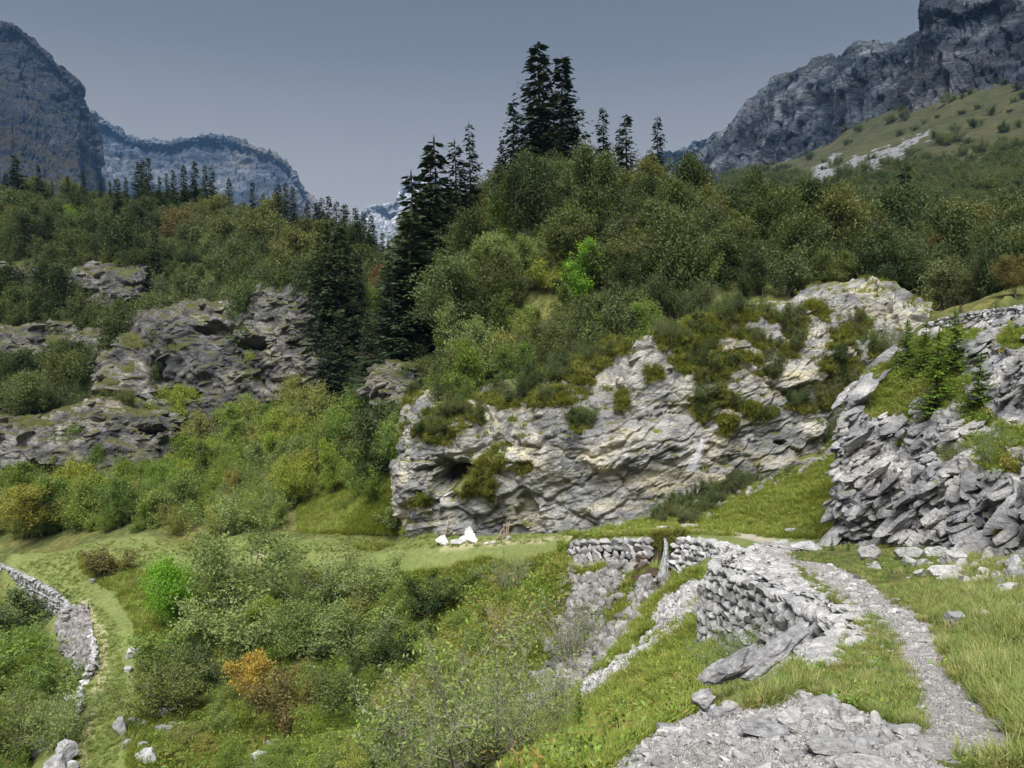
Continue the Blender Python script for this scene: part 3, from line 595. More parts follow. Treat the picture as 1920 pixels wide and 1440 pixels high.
worn = np.maximum(worn, .8*sstep(.9, .2, td+perlin(p3*.7, 35)*.5)*((q[:, 1] > 34) & (q[:, 0] > -5)))
st_ = np.maximum.reduce([inpoly(gjx, gjy, POLY['scree'])*((q[:, 1] < 32) & (q[:, 1] > 12))*.5, inpoly(gjx, gjy, POLY['gully'])*(q[:, 1] > 20)*(q[:, 1] < 42)*0., inpoly(gpx, gpy, POLY['mound'])*(q[:, 1] < 9)*1., inpoly(gpx, gpy, POLY['pave'])*(q[:, 1] < 33)*.75])
st_ = np.maximum(st_, ((q[:, 1] < 2.2) & (q[:, 0] < 1.6) & (q[:, 1] > -8))*1.)
fine = np.clip(inpoly(gpx, gpy, POLY['mound'])*1.*(q[:, 1] < 9), 0, 1)
track_lawn = sstep(3.6, 2.0, td+perlin(p3*.8, 37)*.5)*(q[:, 1] > 30)

t = NT('meadow_ground'); pos = t.geo.outputs['Position']
n1 = t.noise(pos, .22, 6, .6, .3); n2 = t.noise(pos, 1.4, 7, .7)
gcol = t.ramp(n2, [(.3, (.035, .045, .018)), (.5, (.075, .09, .03)), (.68, (.15, .155, .055))])
gcol = t.mix(t.f(n1, .45, .62, 0, .5), gcol, t.ramp(n2, [(.3, (.09, .07, .025)), (.7, (.21, .19, .06))]))
gcol = t.mix(t.attr('lawn'), gcol, t.ramp(t.noise(pos, 3., 6, .7), [(.3, (.10, .125, .04)), (.55, (.15, .18, .06)), (.75, (.22, .22, .10))]))
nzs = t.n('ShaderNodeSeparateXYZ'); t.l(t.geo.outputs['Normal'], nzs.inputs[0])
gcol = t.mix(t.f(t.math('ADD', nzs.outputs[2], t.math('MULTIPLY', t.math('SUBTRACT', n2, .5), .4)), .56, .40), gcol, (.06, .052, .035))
dn = t.noise(pos, 30., 6, .8); dn2 = t.noise(pos, 9., 7, .75)
gr = t.ramp(dn, [(.34, (.07, .06, .05)), (.47, (.17, .16, .15)), (.62, (.36, .35, .345))])
gr2 = t.ramp(dn2, [(.3, (.10, .09, .08)), (.5, (.21, .20, .195)), (.68, (.40, .39, .385))])
grv = t.mix(.5, gr, gr2)
e1 = t.f(t.math('ADD', t.attr('stone'), t.math('MULTIPLY', t.math('SUBTRACT', t.noise(pos, 2.4, 6, .7), .5), .9)), .42, .62)
e2 = t.f(t.math('ADD', t.attr('track'), t.math('MULTIPLY', t.math('SUBTRACT', t.noise(pos, 4., 6, .7), .5), .8)), .38, .62)
col = t.mix(e1, gcol, grv); col = t.mix(e2, col, t.mix(.2, grv, (.40, .39, .37)))
col = t.mix(t.math('MULTIPLY', t.attr('worn'), .75), col, t.ramp(dn2, [(.3, (.28, .25, .13)), (.7, (.5, .45, .32))]))
wet = t.f(t.attr('fine'), 0, 1, 0, .35); col = t.mix(wet, col, t.ramp(dn, [(.40, (.07, .055, .045)), (.5, (.22, .20, .185)), (.6, (.5, .48, .46))]))
h = t.math('ADD', t.math('MULTIPLY', dn, .3), n2)
t.bsdf(col, .95, t.bump(t.math('ADD', t.math('MULTIPLY', dn, .06), t.math('MULTIPLY', n2, .5)), .25, .8), spec=.1)
M['ground'] = t.m
obj('ground', mesh_np('ground', np.c_[q, Z], gridfaces(NU, NV)[:, ::1], M['ground'], True, {'track': ('POINT', trackw), 'worn': ('POINT', worn), 'stone': ('POINT', st_), 'fine': ('POINT', fine), 'lawn': ('POINT', track_lawn)}), kind='structure')

# ------------------------------------------------------------------ rock faces
MOSS_C = [(850,775,60,16),(940,748,50,18),(1000,735,40,16),(1140,655,45,20),(1110,680,30,16),(1290,640,50,18,-20),(1370,600,50,22),(1450,590,40,18),(1400,680,40,16,-20),(1480,660,20,20),(1570,640,25,30,-50),(1600,690,20,20),(1350,670,50,16,-25),(1250,640,14,40,60),(905,900,45,60),(930,860,25,40),(1040,745,60,22,10),(820,810,60,22),(1085,790,22,26),(1060,700,60,25),(1320,690,60,30,-25),(1340,745,45,22),(1400,770,60,18,-15),(1310,775,22,22),(1360,800,20,22),(1500,760,40,10,-15),(1490,620,25,30,-50),(1560,690,40,20),(1530,590,30,20,-40),(1545,755,20,20),(1260,655,15,45,60),(1440,700,30,10),(1590,730,18,20),(870,930,40,12),(1330,620,60,35),(1600,620,30,40,-60),(790,940,20,20),(980,880,25,12,20),(760,750,30,20),(1160,745,18,30),(1230,700,18,18),(1420,640,45,20,-30),(1640,660,30,25)]
cl, S_CL = sheet('rock_cliff', R_CLIFF, 760, 330, S=1., bed=22, amps=(1.9, .62, .24, .08), cells=((5.2, 5.2, 2.0), (1.7, 1.7, .55), (.5, .5, .17)), mat='cliff', moss=MOSS_C, holes=[(838, 890, 50, 34, 4.2), (985, 960, 22, 24, .6), (1470, 827, 14, 5, .8), (1290, 760, 60, 10, .4)])
ou, S_OU = sheet('rock_outcrop', R_OUT, 900, 560, S=.62, blur=2, bed=40, amps=(.6, .75, .42, .20), tilt=.15, mat='outcrop', moss=[(1680,750,70,60),(1740,680,85,50),(1860,840,50,30),(1905,820,40,40),(1650,700,30,30),(1800,640,60,25),(1720,700,80,60),(1790,860,24,18),(1880,860,50,40),(1700,830,25,12),(1780,720,50,70),(1880,1000,25,14),(1640,770,25,40),(1830,770,30,50),(1900,640,30,30)], cells=((4.0, 4.0, 1.2), (1.7, 1.7, .5), (.7, .7, .22)))
for nm, rows, n_, m2, hl in (('rock_bluff', R_BL3, (420, 260), [(250,640,40,22),(240,690,20,18),(330,650,30,12),(200,720,30,14),(560,580,20,8)], [(470, 642, 44, 12, 4.), (560, 648, 30, 11, 3.5), (330, 737, 60, 9, 3.), (280, 800, 36, 14, 3.5), (400,615,40,10,2.), (230,745,40,8,2.5), (300,690,14,30,1.5)]),
                         ('rock_bluff', R_BL4, (300, 110), [(60,790,60,12),(180,780,40,14)], [(290, 805, 30, 12, 3.5), (90, 880, 50, 8, 2.)]),
                         ('rock_bluff', R_BL2, (220, 80), [(100,640,30,14)], [(40, 700, 70, 9, 3.)]), ('rock_bluff', R_BL1, (220, 80), [], [(60, 583, 70, 8, 3.), (140,550,30,8,2.)]), ('rock_bluff', R_BC, (60, 140), [], [])):
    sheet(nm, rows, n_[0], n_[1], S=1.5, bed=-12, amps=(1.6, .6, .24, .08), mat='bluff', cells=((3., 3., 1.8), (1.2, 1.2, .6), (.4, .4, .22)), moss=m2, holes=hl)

def blocks(name, S, n, size, bed, mat, seed, dims=(1., .75, .34), keep=None, sink=.35):
    rg = np.random.default_rng(seed); g = S['G'].reshape(-1, 3); N_ = S['N'].reshape(-1, 3); w_ = (S['moss'].ravel() < .25)*1.
    fp = S['F'].ravel() if 'F' in S else w_; w_ = w_*(S['px'].ravel() > -60)*(S['px'].ravel() < 2250)
    if keep is not None: w_ = w_*keep(g)
    k = rg.choice(len(g), n, p=w_/w_.sum()); Vs = []; Fs = []; o = 0
    for i in k:
        V, Fc = stone(seed*100+int(rg.integers(0, 40)), 2 if size[1] < .9 else 3, planes=16, rough=.03 if size[1] < .9 else .07, dims=dims); s_ = rg.uniform(0, 1)**2*(size[1]-size[0])+size[0]
        Rm = np.array(Matrix.Rotation(rg.normal()*.35, 3, 'Z')@Matrix.Rotation(R(-bed)+rg.normal()*.14, 3, 'Y')@Matrix.Rotation(rg.normal()*.2, 3, 'X'))
        V = V*s_@Rm.T+g[i]-N_[i]*s_*sink*dims[1]; Vs.append(V); Fs.append(Fc+o); o += len(V)
    V = np.concatenate(Vs); return obj(name, mesh_np(name, V, np.concatenate(Fs), M[mat], False, {'moss': ('POINT', np.zeros(len(V)))}), kind='structure')
blocks('rock_outcrop', S_OU, 3000, (.10, .50), 38, 'outcrop', 3, dims=(1., .75, .30), sink=.45)
blocks('rock_outcrop', S_OU, 70, (.5, 1.1), 40, 'outcrop', 5, dims=(1., .6, .26), sink=.9)
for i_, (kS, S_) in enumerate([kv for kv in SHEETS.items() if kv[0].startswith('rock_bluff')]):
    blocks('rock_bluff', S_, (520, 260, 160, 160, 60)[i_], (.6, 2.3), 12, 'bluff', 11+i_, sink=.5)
blocks('rock_cliff', S_CL, 260, (.3, 1.2), 24, 'cliff', 21, dims=(1., .6, .26), sink=.62)
# ------------------------------------------------------------------ mountains
def mountain(name, top, Y, mat, S, drop=260, back=.25, near=.35, nu=300, nv=180, amps=(1., .6, .3, .12), mids=None, cells=((.9, .9, 3.2), (.4, .4, 1.1), (.16, .16, .4)), jag=0.):
    rows = []
    tp = [(a, b, Y*(c[0] if c else 1.)) for a, b, *c in top]
    rows.append([(a, b+drop, y*(1-near)) for a, b, y in tp]); rows.append([(a, b+drop*.62, y*(1-near*.55)) for a, b, y in tp])
    rows.append([(a, b+drop*.30, y*(1-near*.22)) for a, b, y in tp]); rows.append([(a, b+drop*.08, y*(1-near*.05)) for a, b, y in tp])
    rows.append(tp); rows.append([(a, b+30, y*(1+back)) for a, b, y in tp])
    return sheet(name, rows, nu, nv, S=S, bed=0, amps=amps, mat=mat, cells=cells)
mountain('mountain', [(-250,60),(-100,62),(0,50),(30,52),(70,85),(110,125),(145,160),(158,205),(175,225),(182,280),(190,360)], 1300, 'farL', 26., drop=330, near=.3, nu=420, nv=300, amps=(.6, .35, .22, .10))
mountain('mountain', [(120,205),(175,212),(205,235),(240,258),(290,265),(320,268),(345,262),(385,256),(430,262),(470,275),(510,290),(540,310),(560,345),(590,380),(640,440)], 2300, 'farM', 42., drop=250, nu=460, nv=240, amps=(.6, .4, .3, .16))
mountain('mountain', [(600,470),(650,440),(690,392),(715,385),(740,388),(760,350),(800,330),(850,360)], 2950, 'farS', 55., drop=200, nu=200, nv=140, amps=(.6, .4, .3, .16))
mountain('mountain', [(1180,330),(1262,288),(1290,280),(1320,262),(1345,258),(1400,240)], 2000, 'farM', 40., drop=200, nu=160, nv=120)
# right-hand cliff band above the grassy slope
tp = [(1285,330,900),(1335,262,880),(1345,255,860),(1378,232,820),(1400,200,780),(1440,165,740),(1490,138,700),(1550,112,660),(1582,118,640),(1600,96,620),(1630,85,600),(1670,86,580),(1720,72,560),(1738,70,550)]
bs = [(1270,420,840),(1310,400,820),(1330,370,800),(1350,345,770),(1400,330,730),(1440,325,690),(1490,310,650),(1550,280,610),(1582,262,590),(1600,255,575),(1630,235,560),(1670,222,545),(1720,210,525),(1738,205,515)]
mid = [tuple(a+(b-a)*.5 for a, b in zip(u, v)) for u, v in zip(bs, tp)]
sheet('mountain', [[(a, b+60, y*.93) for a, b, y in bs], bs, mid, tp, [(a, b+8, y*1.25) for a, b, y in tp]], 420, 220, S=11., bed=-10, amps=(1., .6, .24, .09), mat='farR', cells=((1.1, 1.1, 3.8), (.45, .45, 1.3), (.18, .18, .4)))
tp = [(1735,60,545),(1733,20,540),(1736,8,520),(1760,3,500),(1820,2,490),(1900,-40,480),(2000,-120,470),(2200,-160,470)]
bs = [(1703,232,500),(1725,230,490),(1745,225,480),(1780,215,465),(1830,205,450),(1900,190,430),(2000,150,415),(2200,100,410)]
tp = [(1728,68,545)]+[(1737,8,525)]+tp[3:]; bs = [(1700,235,500),(1712,235,492)]+bs[3:]
mid = [(1702,190,503), (1730,150,505)]+[tuple(a+(b-a)*.5 for a, b in zip(u, v)) for u, v in list(zip(bs, tp))[2:]]
mid2 = [(1725,120,525), (1734,60,515)]+[tuple(a+(b-a)*.8 for a, b in zip(u, v)) for u, v in list(zip(bs, tp))[2:]]
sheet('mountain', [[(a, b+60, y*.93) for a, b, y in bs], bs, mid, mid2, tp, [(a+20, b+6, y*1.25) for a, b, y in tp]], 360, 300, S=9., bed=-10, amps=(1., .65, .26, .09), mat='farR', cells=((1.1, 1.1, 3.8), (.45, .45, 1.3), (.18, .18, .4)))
# grassy slope with the scree tongue, and the scrub slope below it
t = NT('alpine_slope'); pos = t.geo.outputs['Position']; n1 = t.noise(pos, .03, 7, .65, .4); n2 = t.noise(t.mapping(scale=(1, 1, 2.)), .16, 7, .7)
c = t.ramp(n1, [(.32, (.018, .024, .012)), (.5, (.04, .045, .022)), (.66, (.08, .068, .032))]); c = t.mix(.5, c, t.ramp(n2, [(.3, (.028, .036, .015)), (.7, (.09, .088, .038))]))
scr = t.f(t.math('ADD', t.attr('moss'), t.math('MULTIPLY', t.math('SUBTRACT', t.noise(pos, .12, 7, .75), .5), 1.3)), .34, .5)
c = t.mix(scr, c, t.ramp(t.noise(pos, .5, 6, .8), [(.3, (.08, .084, .095)), (.7, (.27, .27, .285))]))
spk = t.f(t.noise(pos, .22, 8, .82), .66, .71); c = t.mix(spk, c, (.19, .19, .195)); t.bsdf(c, .95, t.bump(n2, 2.)); M['slope'] = t.m
SCR = [(1665,292,85,17,26),(1570,325,70,16,14),(1720,262,45,8,32),(1530,318,30,10,30),(1540,350,35,5),(1610,300,40,6,20),(1640,338,30,3,20),(1830,300,30,3,20),(1560,300,28,8,40)]
_, S_SL = sheet('hillside', [
 [(1380,520,150),(1500,520,150),(1650,520,150),(1800,520,150),(2000,500,150),(2300,420,150)],
 [(1370,430,230),(1500,420,225),(1650,400,220),(1800,390,215),(2000,360,210),(2300,260,210)],
 [(1360,370,330),(1500,355,320),(1650,335,310),(1800,320,300),(2000,280,290),(2300,160,280)],
 [(1355,345,560),(1480,325,480),(1640,290,430),(1780,240,410),(1950,190,400),(2300,50,390)],
 [(1350,330,780),(1480,300,670),(1640,220,560),(1780,180,480),(1950,120,450),(2300,-50,440)]], 360, 260, S=6., bed=0, amps=(.55, .06, .05, .03), mat='slope', moss=SCR)

# ------------------------------------------------------------------ haze
vt = NT('haze_air'); pv = vt.n('ShaderNodeVolumePrincipled'); pv.inputs['Color'].default_value = (.22, .50, 1., 1); pv.inputs['Density'].default_value = .00006; pv.inputs['Anisotropy'].default_value = .0
vt.t.links.new(pv.outputs[0], vt.out.inputs['Volume']); M['haze'] = vt.m
def boxmesh(name, lo, hi, mat):
    V = np.array([(x, y, z) for x in (lo[0], hi[0]) for y in (lo[1], hi[1]) for z in (lo[2], hi[2])]); Fc = [[0, 1, 3, 2], [4, 6, 7, 5], [0, 4, 5, 1], [2, 3, 7, 6], [0, 2, 6, 4], [1, 5, 7, 3]]
    return mesh_np(name, V, Fc, mat)
HAZE = True
# ------------------------------------------------------------------ plant kinds
def kind(gen, seeds, fol, bark, **kw):
    out = []
    for s_ in seeds:
        st, fo = gen(s_, **kw); out.append((st.mesh('stems', M[bark]), fo.mesh('foliage', M[fol]), kw.get('H', 2.5)))
    return out
def recolour(ks, fol, bark=None):
    out = []
    for a, b, h in ks:
        b2 = b.copy(); b2.materials.clear(); b2.materials.append(M[fol]); out.append((a, b2, h))
    return out
K = {}
K['spr'] = kind(spruce, (1, 2, 3, 4), 'spruceM', 'barkD', H=12., W=5.8, whorl=.26, seg=.42, per=8)
K['spk'] = kind(spruce, (5, 6, 7), 'spruce', 'barkD', H=13., W=7.0, sparse=.2, whorl=.33, seg=.6)
K['big'] = kind(spruce, (8, 9), 'spruce', 'barkD', H=14., W=8.2, sparse=.12, whorl=.26, seg=.6, per=9)
K['spb'] = kind(spruce, (10, 11), 'spruceB', 'barkD', H=4., W=3.2, whorl=.16, per=8, seg=.16)
K['shr'] = kind(bush, (21, 22, 23, 24), 'olive', 'bark', H=2.6, W=3.0, stems=11, nl=14, leaf=.10)
K['wil'] = kind(bush, (31, 32, 33), 'grey', 'bark', H=2.8, W=3.2, stems=16, twigs=11, nl=15, leaf=.068, clump=.14)
K['near'] = kind(bush, (41, 42), 'grey', 'bark', H=3.0, W=3.6, stems=30, twigs=12, nl=5, leaf=.052, clump=.085, lowstart=.35)
K['bare'] = kind(bush, (45, 46), 'olive', 'bark', H=2.6, W=3.0, stems=22, twigs=12, nl=2, leaf=.06, clump=.09)
K['tre'] = kind(tree, (51, 52, 53, 54), 'green', 'bark', H=7., W=5.0, twigs=34, nl=25, leaf=.12)
K['sln'] = kind(tree, (55, 56, 57), 'green', 'bark', H=8., W=4.2, trunks=1, twigs=44, nl=15, leaf=.14, clump=.24, first=.22)
K['bir'] = kind(tree, (61, 62, 63), 'ochre', 'bark', H=5., W=2.8, trunks=4, twigs=18, nl=12, leaf=.11, clump=.18, first=.28)
def kk(base, fol):
    key = base+fol
    if key not in K: K[key] = recolour(K[base], fol)
    return K[key]
_c = {}; BOX = []
def plant(name, ks, px, base, top, label, cat=None, Y=None, group=None, wide=1., rot=None, tilt=0., sink=0.):
    if Y is None:
        w = at(px, base)
        if np.isnan(w[0]): return None
    else:
        x = P(px, base, Y)[0]; w = np.array([x, Y, float(ground(x, Y))])
    h = P(px, top, w[1])[2]-w[2]; h = max(h, .3)
    BOX.append((px, top, base if Y is None else base, w[1], max(14, abs(base-top)*.20)))
    i = _c.get(id(ks), 0); _c[id(ks)] = i+1; st, fo, H = ks[i % len(ks)]; s_ = h/H
    e_ = empty(name, w-np.array([0, 0, sink]), label=label, cat=cat or name.replace('_', ' '), group=group)
    e_.scale = (s_*wide, s_*wide, s_); e_.rotation_euler = (0, tilt, rng.uniform(0, 6.28) if rot is None else rot)
    tn, cn = ('trunk', 'crown') if 'tree' in name else ('stems', 'foliage')
    obj(tn, st, e_); obj(cn, fo, e_); return e_

# ------------------------------------------------------------------ skyline spruces on the centre hill
for px, top, Y, ks, wd, lb in [
 (1020, 84, 100, 'big', 1.15, 'tallest dark spruce on the skyline, left one of the touching pair'),
 (1050, 104, 101, 'big', 1.1, 'second tallest skyline spruce, right one of the touching pair'),
 (962, 190, 101, 'spk', 1., 'ragged dark spruce just left of the tall skyline pair'),
 (940, 262, 99, 'spk', 1.2, 'short broad dark spruce below left of the ragged one beside the tall pair'),
 (990, 235, 103, 'spk', 1.1, 'dark spruce tucked against the left flank of the tall skyline pair'),
 (1078, 240, 103, 'spk', 1.1, 'dark spruce tucked against the right flank of the tall skyline pair'),
 (885, 232, 98, 'spk', .9, 'thin half bare spruce with long leader on the left shoulder of the middle hill'),
 (857, 264, 97, 'spk', 1.2, 'sparse dark spruce directly left of the thin spruce with the long leader'),
 (822, 264, 94, 'spk', 1.15, 'sparse dark spruce near the left edge of the middle hill skyline'),
 (797, 287, 92, 'spk', 1.15, 'dark spruce on the left edge of the middle hill, leaning branches to the gap'),
 (778, 328, 89, 'spr', 1.3, 'dense dark spruce dropping into the gap at the left edge of the middle hill'),
 (760, 395, 86, 'spr', 1.4, 'lowest dense dark spruce on the left flank of the middle hill beside the gap'),
 (745, 470, 84, 'spr', 1.3, 'small dark spruce at the foot of the gap between the two hills'),
 (812, 350, 90, 'spr', 1.4, 'broad dark spruce below the sparse ones at the left end of the middle hill'),
 (850, 345, 93, 'spr', 1.4, 'bushy dark spruce under the two sparse skyline spruces'),
 (1131, 198, 97, 'spk', .9, 'slender spruce with bare tip standing right of the tall skyline pair'),
 (1176, 212, 98, 'spk', 1.1, 'full dark spruce behind the golden tree on the skyline'),
 (1160, 240, 100, 'spk', .9, 'small spruce between the slender bare tipped one and the golden tree'),
 (1232, 218, 96, 'spk', .85, 'lone narrow spruce at the right end of the skyline row'),
 (1700, 312, 118, 'spr', 1.2, 'lone dark spruce on the right shrub slope under the scree')]:
    plant('spruce_tree', K[ks], px, 330, top, lb, 'spruce', Y=Y, wide=wd*(1.12 if ks == 'big' else 1.0), group=None)
for px, base, top, wd, ks, lb in [
 (620, 745, 425, .95, 'spr', 'tall dark spruce in the middle of the clump beside the ravine'), (590, 735, 520, 1.1, 'spr', 'dark spruce on the left side of the clump beside the ravine'),
 (655, 700, 470, 1., 'spr', 'tall dark spruce on the right side of the clump beside the ravine'), (572, 740, 610, 1.1, 'spr', 'lowest dark spruce at the left foot of the clump beside the ravine'),
 (715, 690, 520, 1.2, 'spr', 'dark spruce next to the grey ravine wall'), (735, 640, 530, 1.2, 'spr', 'narrow dark spruce wedged behind the grey ravine wall'), (690, 730, 600, 1.1, 'spr', 'dark spruce below the orange tree beside the ravine'),
 (640, 770, 600, 1.1, 'spr', 'broad dark spruce in front of the clump beside the ravine'), (600, 700, 455, 1.1, 'spr', 'tall dark spruce behind the left side of the ravine clump'), (640, 690, 440, 1.1, 'spr', 'tall dark spruce behind the right side of the ravine clump'), (675, 660, 500, 1.1, 'spr', 'dark spruce between the ravine clump and the orange brown tree'), (605, 790, 650, 1.2, 'spr', 'front dark spruce at the bottom of the ravine clump'), (765, 640, 470, 1.2, 'spr', 'dark spruce on the left edge of the middle hill above the grey ravine wall'), (780, 560, 410, 1.2, 'spr', 'tall dark spruce climbing the left edge of the middle hill'), (395, 775, 716, .9, 'spr', 'small solitary spruce at the foot of the left crag'), (290, 560, 452, 1.2, 'spr', 'dark spruce above the big left crag'),
 (220, 455, 350, 1.2, 'spr', 'tall broad spruce alone on the dark left hillside'), (490, 480, 420, 1.1, 'spr', 'dark spruce below the four pointed spruces of the left ridge'), (522, 500, 440, 1., 'spr', 'short dark spruce right below the four pointed spruces'), (440, 560, 500, 1., 'spr', 'short dark spruce just above the top of the left crag')]:
    plant('spruce_tree', K[ks], px, base, top-18, lb, 'spruce', wide=wd)
ORD = 'first second third fourth fifth sixth seventh eighth ninth tenth eleventh twelfth thirteenth fourteenth fifteenth sixteenth seventeenth eighteenth nineteenth twentieth twenty-first twenty-second twenty-third twenty-fourth twenty-fifth twenty-sixth'.split()
def ordl(L_, px): return ORD[sorted(a[0] for a in L_).index(px)]
LR = [(40, 290, 1.6), (75, 308, 1.1), (128, 330, .9), (160, 318, .9), (188, 333, .8), (208, 338, .8), (238, 332, .9), (258, 303, 1.1), (268, 300, 1), (280, 296, 1.), (300, 330, .9), (315, 325, .9), (331, 318, 1), (346, 309, 1.), (366, 302, 1.1), (386, 311, .9), (403, 312, 1.1), (430, 334, 1.1), (475, 343, 1.), (495, 362, .8), (514, 350, 1.), (524, 344, .9), (535, 343, .9), (547, 349, 1.), (12, 325, 1.), (100, 340, .8)]
for px, top, wd in LR:
    plant('spruce_tree', K['spr'], px, 400, top, ordl(LR, px)+' pointed spruce from the left in the row on the left ridge', 'spruce', Y=182-max(0, px-400)*.07+rng.uniform(-5, 5), wide=wd, group='spruces along the left ridge')
RR = [(577, 378), (590, 380), (606, 371), (618, 368), (630, 378), (643, 385), (655, 382), (668, 390), (682, 396), (694, 404), (706, 420), (716, 436), (728, 450), (600, 400), (648, 410), (670, 420)]
for px, top in RR:
    plant('spruce_tree', K['spr'], px, 430, top, ordl(RR, px)+' spruce from the left in the row stepping down into the gap', 'spruce', Y=150+rng.uniform(-8, 8), wide=1.1, group='spruces stepping down into the gap')

